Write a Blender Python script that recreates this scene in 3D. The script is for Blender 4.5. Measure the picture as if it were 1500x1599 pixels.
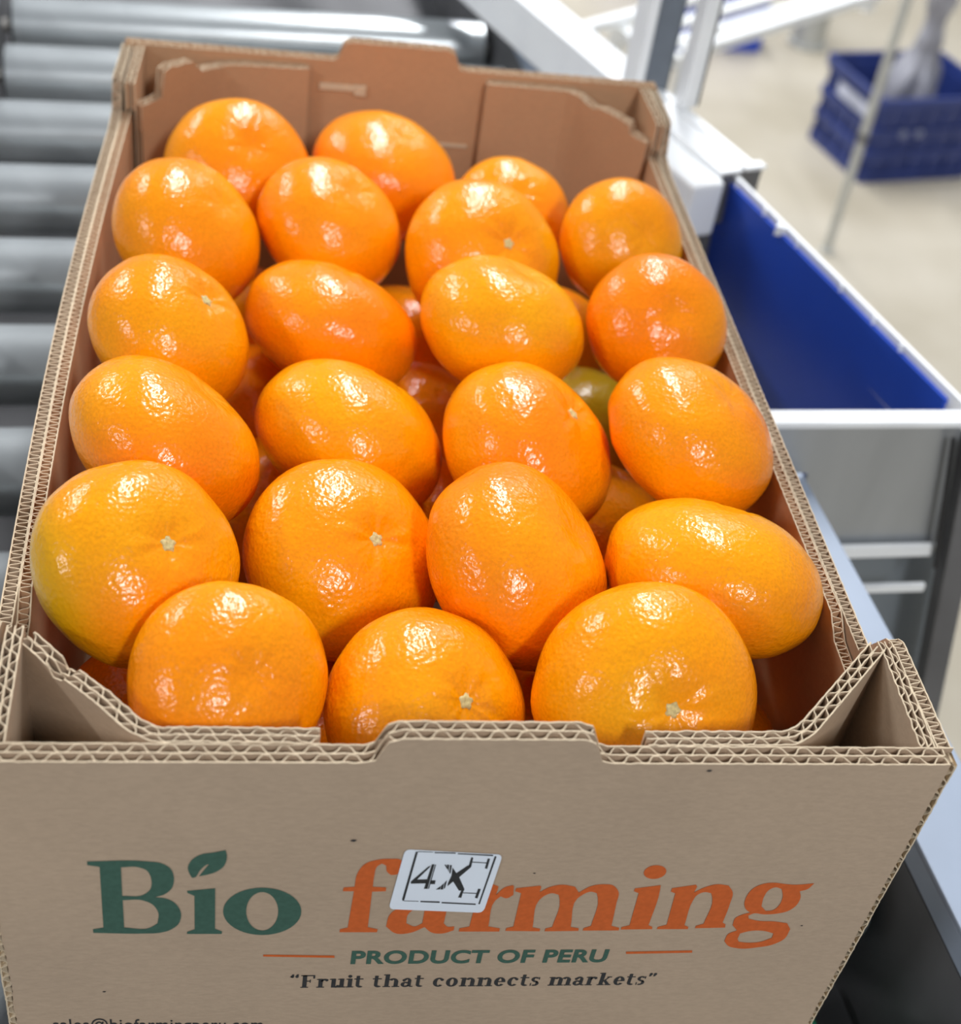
import bpy, bmesh, math, random
from mathutils import Vector, Matrix, noise
from mathutils.geometry import tessellate_polygon

# ------------------------------------------------------------------ scene clearing
for o in list(bpy.data.objects):
    bpy.data.objects.remove(o, do_unlink=True)
SC = bpy.context.scene
COL = SC.collection
K = 0.001                     # every number below is in millimetres
random.seed(11)

# ------------------------------------------------------------------ camera
CAM_F = 2151.94
CAM_C = (-70.47, -254.27, 321.13)
CAM_R = ((0.986632, -0.098574, 0.129774), (0.032366, -0.661940, -0.748858), (0.159721, 0.743047, -0.649900))

cam = bpy.data.cameras.new('camera')
cam.sensor_fit = 'HORIZONTAL'
cam.sensor_width = 36.0
cam.lens = 36.0 * CAM_F / 1500.0
cam.clip_start = 0.02
cam.clip_end = 60.0
cam.dof.use_dof = True
cam.dof.focus_distance = 0.485
cam.dof.aperture_fstop = 10.0
camo = bpy.data.objects.new('camera', cam)
rx, rd, rf = (Vector(r) for r in CAM_R)
mw = Matrix.Identity(4)
for i in range(3):
    mw[i][0] = rx[i]; mw[i][1] = -rd[i]; mw[i][2] = -rf[i]; mw[i][3] = CAM_C[i] * K
camo.matrix_world = mw
COL.objects.link(camo)
SC.camera = camo

# ------------------------------------------------------------------ world, lamps, exposure
SC.view_settings.view_transform = 'Standard'
SC.view_settings.look = 'None'
SC.view_settings.gamma = 1.0
SC.view_settings.use_curve_mapping = False
SC.view_settings.exposure = 0.18
SC.cycles.use_denoising = True
SC.cycles.max_bounces = 8
SC.cycles.sample_clamp_indirect = 6.0

world = bpy.data.worlds.new('hall_light')
SC.world = world
world.use_nodes = True
world.node_tree.nodes['Background'].inputs[0].default_value = (0.86, 0.92, 1.0, 1)
world.node_tree.nodes['Background'].inputs[1].default_value = 0.25

def ceiling_lamp(name, x, y, z, lx, ly, watts, rz=0):
    l = bpy.data.lights.new(name, 'AREA')
    l.shape = 'RECTANGLE'; l.size = lx; l.size_y = ly; l.energy = watts
    l.color = (0.97, 0.98, 1.0)
    o = bpy.data.objects.new(name, l)
    o.location = (x, y, z); o.rotation_euler = (0, 0, rz)
    COL.objects.link(o)
ceiling_lamp('ceiling_light_near', 0.55, 3.0, 2.6, 0.26, 3.6, 150)
ceiling_lamp('ceiling_light_aisle', -2.6, 3.4, 2.6, 0.30, 3.2, 120)
ceiling_lamp('ceiling_light_behind', 1.0, -2.9, 2.6, 0.32, 1.3, 98)
ceiling_lamp('ceiling_light_corner', -4.2, -2.2, 2.6, 0.36, 1.3, 98)
ceiling_lamp('ceiling_light_far', 2.6, 5.5, 2.9, 0.4, 4.0, 60)

# ------------------------------------------------------------------ materials
def new_mat(name):
    m = bpy.data.materials.new(name); m.use_nodes = True
    nt = m.node_tree
    return m, nt, nt.nodes['Principled BSDF']
def N(nt, t, **kw):
    n = nt.nodes.new(t)
    for k, v in kw.items(): setattr(n, k, v)
    return n
def simple(name, col, rough=0.5, metal=0.0, var=0.12, scale=60.0, bump=0.0, bscale=300.0, stretch=(1, 1, 1), spec=0.5):
    m, nt, b = new_mat(name)
    tc = N(nt, 'ShaderNodeTexCoord'); mp = N(nt, 'ShaderNodeMapping')
    mp.inputs['Scale'].default_value = stretch
    nt.links.new(tc.outputs['Object'], mp.inputs[0])
    nz = N(nt, 'ShaderNodeTexNoise'); nz.inputs['Scale'].default_value = scale; nz.inputs['Detail'].default_value = 5
    nt.links.new(mp.outputs[0], nz.inputs['Vector'])
    rp = N(nt, 'ShaderNodeValToRGB')
    rp.color_ramp.elements[0].position = 0.3; rp.color_ramp.elements[1].position = 0.7
    rp.color_ramp.elements[0].color = tuple(c * (1 - var) for c in col) + (1,)
    rp.color_ramp.elements[1].color = tuple(min(1, c * (1 + var)) for c in col) + (1,)
    nt.links.new(nz.outputs[0], rp.inputs[0])
    nt.links.new(rp.outputs[0], b.inputs['Base Color'])
    b.inputs['Roughness'].default_value = rough
    b.inputs['Metallic'].default_value = metal
    b.inputs['Specular IOR Level'].default_value = spec
    if bump > 0:
        n2 = N(nt, 'ShaderNodeTexNoise'); n2.inputs['Scale'].default_value = bscale; n2.inputs['Detail'].default_value = 4
        nt.links.new(mp.outputs[0], n2.inputs['Vector'])
        bp = N(nt, 'ShaderNodeBump'); bp.inputs['Strength'].default_value = 0.6; bp.inputs['Distance'].default_value = bump
        nt.links.new(n2.outputs[0], bp.inputs['Height']); nt.links.new(bp.outputs[0], b.inputs['Normal'])
    return m

def kraft(name, col, fibre=0.10, line=0.0):
    m, nt, b = new_mat(name)
    tc = N(nt, 'ShaderNodeTexCoord')
    mp = N(nt, 'ShaderNodeMapping'); mp.inputs['Scale'].default_value = (330, 330, 760)
    nt.links.new(tc.outputs['Object'], mp.inputs[0])
    n1 = N(nt, 'ShaderNodeTexNoise'); n1.inputs['Scale'].default_value = 1.0; n1.inputs['Detail'].default_value = 6
    nt.links.new(mp.outputs[0], n1.inputs['Vector'])
    n2 = N(nt, 'ShaderNodeTexNoise'); n2.inputs['Scale'].default_value = 22; n2.inputs['Detail'].default_value = 3
    nt.links.new(tc.outputs['Object'], n2.inputs['Vector'])
    ad = N(nt, 'ShaderNodeMath', operation='MULTIPLY_ADD'); ad.inputs[1].default_value = 0.6
    nt.links.new(n1.outputs[0], ad.inputs[0])
    ad2 = N(nt, 'ShaderNodeMath', operation='MULTIPLY'); ad2.inputs[1].default_value = 0.4
    nt.links.new(n2.outputs[0], ad2.inputs[0]); nt.links.new(ad2.outputs[0], ad.inputs[2])
    rp = N(nt, 'ShaderNodeValToRGB')
    rp.color_ramp.elements[0].position = 0.32; rp.color_ramp.elements[1].position = 0.68
    rp.color_ramp.elements[0].color = tuple(c * (1 - fibre) for c in col) + (1,)
    rp.color_ramp.elements[1].color = tuple(c * (1 + fibre) for c in col) + (1,)
    nt.links.new(ad.outputs[0], rp.inputs[0])
    nt.links.new(rp.outputs[0], b.inputs['Base Color'])
    b.inputs['Roughness'].default_value = 0.85
    b.inputs['Specular IOR Level'].default_value = 0.2
    bp = N(nt, 'ShaderNodeBump'); bp.inputs['Strength'].default_value = 0.35; bp.inputs['Distance'].default_value = 0.0003
    nt.links.new(n1.outputs[0], bp.inputs['Height']); nt.links.new(bp.outputs[0], b.inputs['Normal'])
    return m

def peel_material(name='mandarin_peel', green=None):
    m, nt, b = new_mat(name)
    tc = N(nt, 'ShaderNodeTexCoord'); oi = N(nt, 'ShaderNodeObjectInfo')
    off = N(nt, 'ShaderNodeVectorMath', operation='ADD')
    mul = N(nt, 'ShaderNodeVectorMath', operation='SCALE'); mul.inputs['Scale'].default_value = 7.0
    cmb = N(nt, 'ShaderNodeCombineXYZ')
    for i in range(3): nt.links.new(oi.outputs['Random'], cmb.inputs[i])
    nt.links.new(cmb.outputs[0], mul.inputs[0])
    nt.links.new(tc.outputs['Object'], off.inputs[0]); nt.links.new(mul.outputs[0], off.inputs[1])
    # broad ripeness patches: yellow-orange to deep orange
    n1 = N(nt, 'ShaderNodeTexNoise'); n1.inputs['Scale'].default_value = 17; n1.inputs['Detail'].default_value = 2
    nt.links.new(off.outputs[0], n1.inputs['Vector'])
    sh = N(nt, 'ShaderNodeMath', operation='MULTIPLY_ADD'); sh.inputs[1].default_value = 0.30; sh.inputs[2].default_value = -0.15
    nt.links.new(oi.outputs['Random'], sh.inputs[0])
    ad = N(nt, 'ShaderNodeMath', operation='ADD'); nt.links.new(n1.outputs[0], ad.inputs[0]); nt.links.new(sh.outputs[0], ad.inputs[1])
    rp = N(nt, 'ShaderNodeValToRGB')
    e = rp.color_ramp.elements
    e[0].position = 0.22; e[0].color = (0.95, 0.238, 0.0005, 1)
    e[1].position = 0.52; e[1].color = (0.97, 0.312, 0.0006, 1)
    e2 = e.new(0.80); e2.color = (0.92, 0.385, 0.001, 1)
    nt.links.new(ad.outputs[0], rp.inputs[0])
    # oil glands
    vo = N(nt, 'ShaderNodeTexVoronoi'); vo.inputs['Scale'].default_value = 620; vo.feature = 'SMOOTH_F1'
    vo.inputs['Smoothness'].default_value = 0.6
    nt.links.new(off.outputs[0], vo.inputs['Vector'])
    n3 = N(nt, 'ShaderNodeTexNoise'); n3.inputs['Scale'].default_value = 900; n3.inputs['Detail'].default_value = 2
    nt.links.new(off.outputs[0], n3.inputs['Vector'])
    n4 = N(nt, 'ShaderNodeTexNoise'); n4.inputs['Scale'].default_value = 240; n4.inputs['Detail'].default_value = 3
    nt.links.new(off.outputs[0], n4.inputs['Vector'])
    mix = N(nt, 'ShaderNodeMix', data_type='RGBA', blend_type='MULTIPLY'); mix.inputs['Factor'].default_value = 1.0
    r2 = N(nt, 'ShaderNodeMapRange'); r2.inputs['From Min'].default_value = 0.3; r2.inputs['From Max'].default_value = 0.7
    r2.inputs['To Min'].default_value = 0.90; r2.inputs['To Max'].default_value = 1.06
    nt.links.new(n3.outputs[0], r2.inputs['Value'])
    nt.links.new(rp.outputs[0], mix.inputs[6]); nt.links.new(r2.outputs[0], mix.inputs[7])
    if green:                       # an unripe, yellow-green flank towards one side of the fruit
        axis, lo, hi, tint = green
        dt = N(nt, 'ShaderNodeVectorMath', operation='DOT_PRODUCT'); dt.inputs[1].default_value = axis
        nt.links.new(tc.outputs['Object'], dt.inputs[0])
        mr = N(nt, 'ShaderNodeMapRange', interpolation_type='SMOOTHSTEP')
        mr.inputs['From Min'].default_value = lo; mr.inputs['From Max'].default_value = hi
        nt.links.new(dt.outputs['Value'], mr.inputs['Value'])
        gm = N(nt, 'ShaderNodeMix', data_type='RGBA'); gm.inputs[7].default_value = tint + (1,)
        nt.links.new(mr.outputs[0], gm.inputs[0]); nt.links.new(mix.outputs[2], gm.inputs[6])
        nt.links.new(gm.outputs[2], b.inputs['Base Color'])
    else:
        nt.links.new(mix.outputs[2], b.inputs['Base Color'])
    b1 = N(nt, 'ShaderNodeBump'); b1.inputs['Strength'].default_value = 0.55; b1.inputs['Distance'].default_value = 0.0008
    nt.links.new(n4.outputs[0], b1.inputs['Height'])
    b2 = N(nt, 'ShaderNodeBump'); b2.inputs['Strength'].default_value = 0.40; b2.inputs['Distance'].default_value = 0.00045
    nt.links.new(vo.outputs['Distance'], b2.inputs['Height']); nt.links.new(b1.outputs[0], b2.inputs['Normal'])
    nt.links.new(b2.outputs[0], b.inputs['Normal'])
    b.inputs['Roughness'].default_value = 0.21
    b.inputs['Specular IOR Level'].default_value = 0.42
    b.inputs['Subsurface Weight'].default_value = 0.08
    b.inputs['Subsurface Radius'].default_value = (1.0, 0.35, 0.05)
    b.inputs['Subsurface Scale'].default_value = 0.003
    return m

def concrete():
    m, nt, b = new_mat('polished_concrete')
    tc = N(nt, 'ShaderNodeTexCoord')
    n1 = N(nt, 'ShaderNodeTexNoise'); n1.inputs['Scale'].default_value = 3.2; n1.inputs['Detail'].default_value = 6
    nt.links.new(tc.outputs['Object'], n1.inputs['Vector'])
    rp = N(nt, 'ShaderNodeValToRGB')
    rp.color_ramp.elements[0].position = 0.3; rp.color_ramp.elements[0].color = (0.38, 0.335, 0.25, 1)
    rp.color_ramp.elements[1].position = 0.7; rp.color_ramp.elements[1].color = (0.50, 0.455, 0.37, 1)
    nt.links.new(n1.outputs[0], rp.inputs[0]); nt.links.new(rp.outputs[0], b.inputs['Base Color'])
    b.inputs['Roughness'].default_value = 0.45
    return m

M = {
    'kraft': kraft('kraft_cardboard', (0.46, 0.345, 0.242), 0.07),
    'kraft_bounce': kraft('kraft_orange_bounce', (0.52, 0.31, 0.175), 0.06),  # same kraft, with orange bounce light from the fruit put into its colour
    'kraft_edge': kraft('cut_cardboard_edge', (0.66, 0.54, 0.38), 0.16),
    'peel': peel_material(),
    'scar': simple('stem_scar', (0.62, 0.50, 0.22), 0.7, var=0.3, scale=900),
    'ink_green': simple('green_ink', (0.055, 0.12, 0.088), 0.75, var=0.10, scale=500, spec=0.2),
    'ink_orange': simple('orange_ink', (0.60, 0.125, 0.028), 0.75, var=0.08, scale=500, spec=0.2),
    'ink_black': simple('black_ink', (0.04, 0.04, 0.04), 0.7, var=0.15, scale=500, spec=0.2),
    'sticker': simple('sticker_paper', (0.82, 0.88, 0.95), 0.45, var=0.02),
    'roller': simple('grey_roller_tube', (0.46, 0.49, 0.50), 0.30, 0.5, var=0.06, scale=30),
    'axle': simple('roller_axle', (0.45, 0.43, 0.40), 0.4, 0.8),
    'rail': simple('blue_grey_paint', (0.37, 0.435, 0.54), 0.42, 0.1, var=0.05, scale=25),
    'white_alu': simple('pale_aluminium', (0.93, 0.95, 0.97), 0.35, 0.0, var=0.05, scale=20),
    'steel': simple('brushed_steel', (0.42, 0.44, 0.46), 0.42, 0.6, var=0.05, scale=10, stretch=(5, 1, 1)),
    'steel_dark': simple('dark_steel', (0.16, 0.16, 0.165), 0.5, 0.5, var=0.2, scale=14),
    'dark': simple('dark_underframe', (0.14, 0.14, 0.145), 0.6, 0.2, var=0.2, scale=14),
    'plate': simple('slate_plate', (0.20, 0.23, 0.26), 0.45, 0.3, var=0.1, scale=14),
    'blue': simple('blue_lining', (0.024, 0.082, 0.52), 0.28, var=0.06, scale=14, spec=0.2),
    'crate': simple('blue_crate_plastic', (0.024, 0.045, 0.20), 0.42, var=0.15, scale=12),
    'crate_pale': simple('crate_pale_mark', (0.50, 0.53, 0.66), 0.5, var=0.2, scale=30),
    'bright_blue': simple('bright_blue_plastic', (0.02, 0.07, 0.50), 0.45, var=0.08),
    'green': simple('green_plastic', (0.03, 0.30, 0.16), 0.5, var=0.1),
    'pole': simple('galvanised_pole', (0.55, 0.56, 0.54), 0.45, 0.4, var=0.1, scale=18),
    'post_grey': simple('grey_post', (0.16, 0.185, 0.22), 0.45, 0.3, var=0.08),
    'film': simple('crumpled_film', (0.36, 0.36, 0.40), 0.25, var=0.3, scale=16),
    'black': simple('black_rubber', (0.02, 0.02, 0.022), 0.6),
    'concrete': concrete(),
}

# ------------------------------------------------------------------ mesh helpers
class MB:
    def __init__(self): self.v = []; self.f = []; self.mi = []
    def quad(self, ids, mi=0): self.f.append(tuple(ids)); self.mi.append(mi)
    def add(self, vs, fs, mi=0):
        b = len(self.v); self.v += [tuple(v) for v in vs]
        for f in fs: self.f.append(tuple(b + i for i in f)); self.mi.append(mi)
    def box(self, x0, x1, y0, y1, z0, z1, mi=0, mat=None):
        vs = [Vector((x, y, z)) for z in (z0, z1) for y in (y0, y1) for x in (x0, x1)]
        if mat: vs = [mat @ v for v in vs]
        self.add(vs, [(0, 2, 3, 1), (4, 5, 7, 6), (0, 1, 5, 4), (2, 6, 7, 3), (0, 4, 6, 2), (1, 3, 7, 5)], mi)
    def prism(self, pts, z0, z1, mi=0):
        n = len(pts)
        vs = [(x, y, z0) for x, y in pts] + [(x, y, z1) for x, y in pts]
        self.add(vs, [tuple(range(n - 1, -1, -1)), tuple(range(n, 2 * n))] + [(i, (i + 1) % n, n + (i + 1) % n, n + i) for i in range(n)], mi)
    def tube(self, a, b, r, seg=24, r2=None, mi=0, caps=True):
        a = Vector(a); b = Vector(b); d = (b - a).normalized()
        u = d.orthogonal().normalized(); w = d.cross(u); r2 = r if r2 is None else r2
        vs = []
        for p, rr in ((a, r), (b, r2)):
            for i in range(seg):
                t = 2 * math.pi * i / seg
                vs.append(p + u * math.cos(t) * rr + w * math.sin(t) * rr)
        fs = [(i, (i + 1) % seg, seg + (i + 1) % seg, seg + i) for i in range(seg)]
        if caps: fs += [tuple(range(seg - 1, -1, -1)), tuple(range(seg, 2 * seg))]
        self.add(vs, fs, mi)
    def bar(self, a, b, w, h, up=(0, 0, 1), mi=0):
        a = Vector(a); b = Vector(b); d = (b - a).normalized(); s = d.cross(Vector(up)).normalized(); t = s.cross(d)
        vs = [p + s * sx * w / 2 + t * sz * h / 2 for p in (a, b) for sx, sz in ((-1, -1), (1, -1), (1, 1), (-1, 1))]
        self.add(vs, [(0, 1, 2, 3), (7, 6, 5, 4), (0, 4, 5, 1), (1, 5, 6, 2), (2, 6, 7, 3), (3, 7, 4, 0)], mi)
    def lathe(self, prof, seg=32, mi=0):
        b = len(self.v); n = len(prof)
        vs = []
        for r, z in prof:
            for i in range(seg):
                t = 2 * math.pi * i / seg; vs.append((r * math.cos(t), r * math.sin(t), z))
        fs = []
        for j in range(n - 1):
            for i in range(seg):
                fs.append((j * seg + i, j * seg + (i + 1) % seg, (j + 1) * seg + (i + 1) % seg, (j + 1) * seg + i))
        fs.append(tuple(range(seg - 1, -1, -1))); fs.append(tuple((n - 1) * seg + i for i in range(seg)))
        self.add(vs, fs, mi)
    def strip(self, cen, th, zt, zb, mi_side=0, mi_top=1):
        """an upright sheet following plan points cen, thickness th, top and bottom height per point"""
        n = len(cen); vs = []
        for i in range(n):
            a = Vector(cen[max(0, i - 1)]); b = Vector(cen[min(n - 1, i + 1)])
            d = b - a
            d = Vector((d[0], d[1])); d = d.normalized() if d.length > 1e-9 else Vector((1, 0))
            nr = Vector((-d[1], d[0])) * th / 2
            x, y = cen[i]
            vs += [(x + nr[0], y + nr[1], zt[i]), (x - nr[0], y - nr[1], zt[i]), (x - nr[0], y - nr[1], zb[i]), (x + nr[0], y + nr[1], zb[i])]
        b0 = len(self.v); self.v += vs
        for i in range(n - 1):
            p = b0 + 4 * i; q = p + 4
            self.quad((p, q, q + 1, p + 1), mi_top)
            self.quad((p + 1, q + 1, q + 2, p + 2), mi_side)
            self.quad((p + 2, q + 2, q + 3, p + 3), mi_side)
            self.quad((p + 3, q + 3, q, p), mi_side)
        self.quad((b0, b0 + 1, b0 + 2, b0 + 3), mi_top)
        p = b0 + 4 * (n - 1); self.quad((p + 3, p + 2, p + 1, p), mi_top)
    def build(self, name, mats, parent=None, smooth=False, bevel=0.0, recalc=True):
        me = bpy.data.meshes.new(name)
        me.from_pydata([(x * K, y * K, z * K) for x, y, z in self.v], [], self.f)
        if not isinstance(mats, (list, tuple)): mats = [mats]
        for m in mats: me.materials.append(m)
        me.polygons.foreach_set('material_index', self.mi)
        if recalc:
            bm = bmesh.new(); bm.from_mesh(me)
            bmesh.ops.recalc_face_normals(bm, faces=bm.faces)
            bm.to_mesh(me); bm.free()
        if smooth is True:
            for p in me.polygons: p.use_smooth = True
        elif smooth:
            me.set_sharp_from_angle(angle=math.radians(smooth))
            for p in me.polygons: p.use_smooth = True
        me.update()
        o = bpy.data.objects.new(name, me); COL.objects.link(o)
        if parent: o.parent = parent
        if bevel:
            md = o.modifiers.new('bevel', 'BEVEL'); md.width = bevel * K; md.segments = 2; md.limit_method = 'ANGLE'
        return o

def tag(o, label=None, cat=None, group=None, kind=None):
    if label: o['label'] = label
    if cat: o['category'] = cat
    if group: o['group'] = group
    if kind: o['kind'] = kind
    return o
def empty(name, loc=(0, 0, 0), rz=0.0):
    o = bpy.data.objects.new(name, None); o.empty_display_size = 0.05
    o.location = [c * K for c in loc]; o.rotation_euler = (0, 0, rz); COL.objects.link(o)
    return o
def copy_tree(o, parent=None):
    c = o.copy(); COL.objects.link(c)
    if parent: c.parent = parent
    for ch in list(o.children): copy_tree(ch, c)
    return c

# ------------------------------------------------------------------ setting
FZ = -1050.0
mb = MB(); mb.box(-4000, 6000, -2500, 9000, FZ - 60, FZ)
tag(mb.build('floor', M['concrete']), kind='structure')

# ------------------------------------------------------------------ roller conveyor under the carton
RZ = math.radians(5.0)
conv = tag(empty('roller_conveyor', (0, 0, FZ), RZ), 'grey roller conveyor with blue-grey side rails carrying the fruit carton', 'conveyor')
H0 = -FZ                                     # local z of world zero
S0, S1 = -208, 208
proto = None
for k in range(-4, 8):
    t = 272 + 101.5 * k
    if proto is None:
        mb = MB()
        mb.tube((S0, 0, 0), (S1, 0, 0), 25, 40)
        r0 = mb.build('roller', M['roller'], conv, smooth=40)
        mb = MB(); mb.tube((S0 - 10, 0, 0), (S1 + 8, 0, 0), 6, 12)
        mb.build('axle', M['axle'], r0, smooth=40)
        for a, b in ((S0 - 3, S0), (S1, S1 + 3)):
            mb = MB(); mb.tube((a, 0, 0), (b, 0, 0), 17, 24)
            mb.build('end_cap', M['black'], r0, smooth=40)
        r = proto = r0
    else:
        r = copy_tree(proto, conv)
    r.location = (0, t * K, (H0 - 195.4) * K)
def rail(s_in, s_out, ztop, name='side_rail'):
    sg = 1 if s_out > s_in else -1
    mb = MB()
    a, b = sorted((s_in, s_out))
    mb.box(a, b, -420, 1900, H0 + ztop - 3, H0 + ztop)             # top flange
    a, b = sorted((s_in, s_in + sg * 3))
    mb.box(a, b, -420, 1900, H0 + ztop - 16, H0 + ztop - 3)        # lip beside the rollers
    gb = MB(); gb.box(a, b, -420, 1900, H0 - 256, H0 + ztop - 16.5); gb.build('rail_web', M['dark'], conv)  # inner web of the rail, coloured darker than its flange
    a, b = sorted((s_out, s_out - sg * 3))
    mb.box(a, b, -420, 1900, H0 - 175, H0 + ztop - 3)
    return mb.build(name, M['rail'], conv, bevel=0.8)
rail(S1 + 8, S1 + 48, -140)
rail(S0 - 10, S0 - 46, -150)
mb = MB(); mb.box(S0 - 14, S1 + 12, -415, 1890, H0 - 262, H0 - 258)
mb.build('dark_gap_sheet', M['dark'], conv)  # dark sheet added below the rollers so their gaps stay dark
for s in (S0 - 28, S1 + 28):
    for t in (-200, 1840):
        mb = MB(); mb.box(s - 18, s + 18, t - 18, t + 18, 0, H0 - 236)
        lg = mb.build('leg', M['steel_dark'], conv, bevel=2)
for t in (-160, 330, 900, 1700):
    mb = MB(); mb.box(S0 - 7, S1 + 5, t - 15, t + 15, H0 - 300, H0 - 264)
    mb.build('cross_beam', M['steel_dark'], conv)
mb = MB(); mb.tube((S1 - 33, -240, H0 - 240), (S1 - 33, 26, H0 - 240), 14, 16)
mb.build('air_hose', M['green'], conv, smooth=40)

# ------------------------------------------------------------------ side chute with the blue belt
chute = tag(empty('side_chute', (240, 320, FZ)), 'stainless side tray with a deep blue lined wall and white front flange beside the conveyor', 'chute')
def CB():  # mesh builder in the chute's own frame
    return MB()
def cl(pts): return [(x - 240, y - 320) for x, y in pts]
mb = CB()
WA = [(313.3, 341), (237, 613)]
nx, ny = -0.963, -0.271
vs = []
for (x, y) in WA:
    for d, z in ((0.2, -103), (3.2, -103), (-14.8, -334), (-17.8, -334)):
        vs.append((x + nx * d - 240, y + ny * d - 320, H0 + z))
mb.add(vs, [(0, 1, 2, 3), (7, 6, 5, 4), (0, 4, 5, 1), (1, 5, 6, 2), (2, 6, 7, 3), (3, 7, 4, 0)])
mb.build('blue_lining', M['blue'], chute)
mb = CB()
mb.prism(cl([(236, 334), (330, 342), (249, 612), (212, 612)]), H0 - 336, H0 - 332)
mb.build('tray_floor', M['steel_dark'], chute)
mb = CB()
mb.prism(cl([(316.5, 328), (319.5, 328), (240, 613), (237, 613)]), H0 - 140, H0 - 98)
mb.build('edge_strip', M['white_alu'], chute)
mb = CB()                                    # torn bits of clear tape along the edge strip
for f_, w_, d_ in ((0.20, 4, 2), (0.30, 3, 1.6), (0.42, 5, 1.5), (0.60, 4, 1.3), (0.655, 11, 4.5), (0.74, 4, 2.2), (0.87, 3, 1.8)):
    x = 316.5 + (237 - 316.5) * f_; y = 328 + 285 * f_
    ex, ey = -0.269, 0.963
    mb = CB(); mb.prism(cl([(x + .5, y), (x + ex * w_ - d_ * .96, y + ey * w_ * .4 - d_ * .27), (x + ex * w_ + .5, y + ey * w_)]), H0 - 104.6, H0 - 98)
    mb.build('torn_tape', M['white_alu'], chute)
mb = CB()
mb.prism(cl([(200, 308), (318, 317), (318, 328.5), (200, 320)]), H0 - 105, H0 - 101)
mb.build('front_flange', M['white_alu'], chute, bevel=0.6)
mb = CB()                                    # front plate, stepped over the conveyor rail
PL = [(200, -105), (313, -105), (336, -200), (231, -200), (231, -137), (200, -137)]
def yy(x): return 309 + (x - 200) * 0.0763
vs = [(x - 240, yy(x) - 320 + d, H0 + z) for d in (0, 3) for x, z in PL]
mb.add(vs, [(0, 1, 4, 5), (1, 2, 3, 4), (6, 11, 10, 7), (7, 10, 9, 8)] + [(i, i + 6, (i + 1) % 6 + 6, (i + 1) % 6) for i in range(6)])
mb.build('front_plate', M['steel'], chute)
mb = CB()
mb.prism(cl([(244, 307), (328, 313.5), (328, 316.5), (244, 310)]), H0 - 199.5, H0 - 189)
mb.build('lower_lip', M['white_alu'], chute, bevel=1.5)
mb = CB()
mb.prism(cl([(238, 298), (326, 304), (326, 307), (238, 301)]), H0 - 219, H0 - 214)
mb.build('tie_bar', M['white_alu'], chute)
mb = CB()
PL = [(236, -215), (362, -215), (420, -460), (236, -460)]
vs = [(x - 240, 10 + (x - 236) * 0.07 + d, H0 + z) for d in (0, 3) for x, z in PL]
mb.add(vs, [(0, 1, 2, 3), (7, 6, 5, 4)] + [(i, i + 4, (i + 1) % 4 + 4, (i + 1) % 4) for i in range(4)])
mb.build('back_plate', M['plate'], chute)
def lean(x0, y0, z0, x1, y1, z1, w, h, name, mat):
    mb = MB(); mb.bar((x0 - 240, y0 - 320, H0 + z0), (x1 - 240, y1 - 320, H0 + z1), w, h, up=(0, 1, 0))
    return mb.build(name, mat, chute, bevel=1)
lean(322, 314, -108, 532, 314, FZ, 15, 14, 'leg', M['dark'])
lean(244, 600, -137, 252, 600, FZ, 14, 14, 'leg', M['dark'])
lean(307, 312, -108, 331, 310, -205, 3, 2, 'gasket', M['black'])

# ------------------------------------------------------------------ white guide beam with its two posts
bd = Vector((-105.5, 276, 0)).normalized(); bang = math.atan2(-bd.x, bd.y)
beam = tag(empty('guide_beam', (266.5, 593, FZ), bang), 'white aluminium guide beam with two upright posts, set at an angle to the conveyor', 'beam')
ZT = H0 - 95
mb = MB(); mb.box(-34, 0, 0, 1300, ZT - 40, ZT); mb.build('profile', M['white_alu'], beam, bevel=1.5)
mb = MB(); mb.box(-33, -1, -1.5, 0, ZT - 39, ZT - 1); mb.build('end_plate', M['steel_dark'], beam)
for y in (40, 105, 190, 300):
    mb = MB(); mb.box(-14, -7, y, y + 42, ZT, ZT + 2.5); mb.build('slot_cover', M['white_alu'], beam, bevel=1)
mb = MB(); mb.box(-16, 1.5, -3, 6, ZT, ZT + 3); mb.build('corner_clip', M['white_alu'], beam, bevel=1)
mb = MB(); mb.box(-62, -35, -8, 90, ZT - 44, ZT - 3); mb.build('bracket', M['white_alu'], beam, bevel=3)
# posts: pale face on the left, grey on the right
for (x, y, w, nm, mt) in ((-13, 132, 22, 'post', M['post_grey']), (-1, 98, 12, 'post', M['white_alu'])):
    mb = MB(); mb.box(x - w / 2, x + w / 2, y - w / 2, y + w / 2, ZT, ZT + 640); mb.build(nm, mt, beam, bevel=1)
mb = MB(); mb.box(-13 - 19, -13 - 11, 132 - 10, 132 + 8, ZT, ZT + 640); mb.build('post_cover', M['white_alu'], beam, bevel=1)
mb = MB(); mb.box(5, 9, 94, 104, ZT, ZT + 640); mb.build('post_dark_side', M['black'], beam, bevel=1)  # dark strip along the right side of the second post
# floor leg so that the beam stands by itself
for y in (30, 1250):
    mb = MB(); mb.box(-30 if y < 100 else -30, -4, y, y + 26, 0, ZT - 40)
    if y > 100: mb.build('leg', M['steel_dark'], beam)

# ------------------------------------------------------------------ thin pole on the floor
pole = tag(empty('steel_pole', (1085, 2176, FZ)), 'thin pale grey pole standing on the floor in front of the blue crate', 'pole')
mb = MB(); mb.tube((0, 0, 4), (-20, 0, 1500), 9, 20); mb.build('tube', M['pole'], pole, smooth=40)
mb = MB(); mb.tube((0, 0, 0), (0, 0, 5), 15, 20); mb.build('foot', M['pole'], pole, smooth=40)
mb = MB(); mb.tube((-3.4, 0, 250), (-3.6, 0, 266), 11, 20); mb.build('joint', M['steel_dark'], pole, smooth=40)

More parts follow.
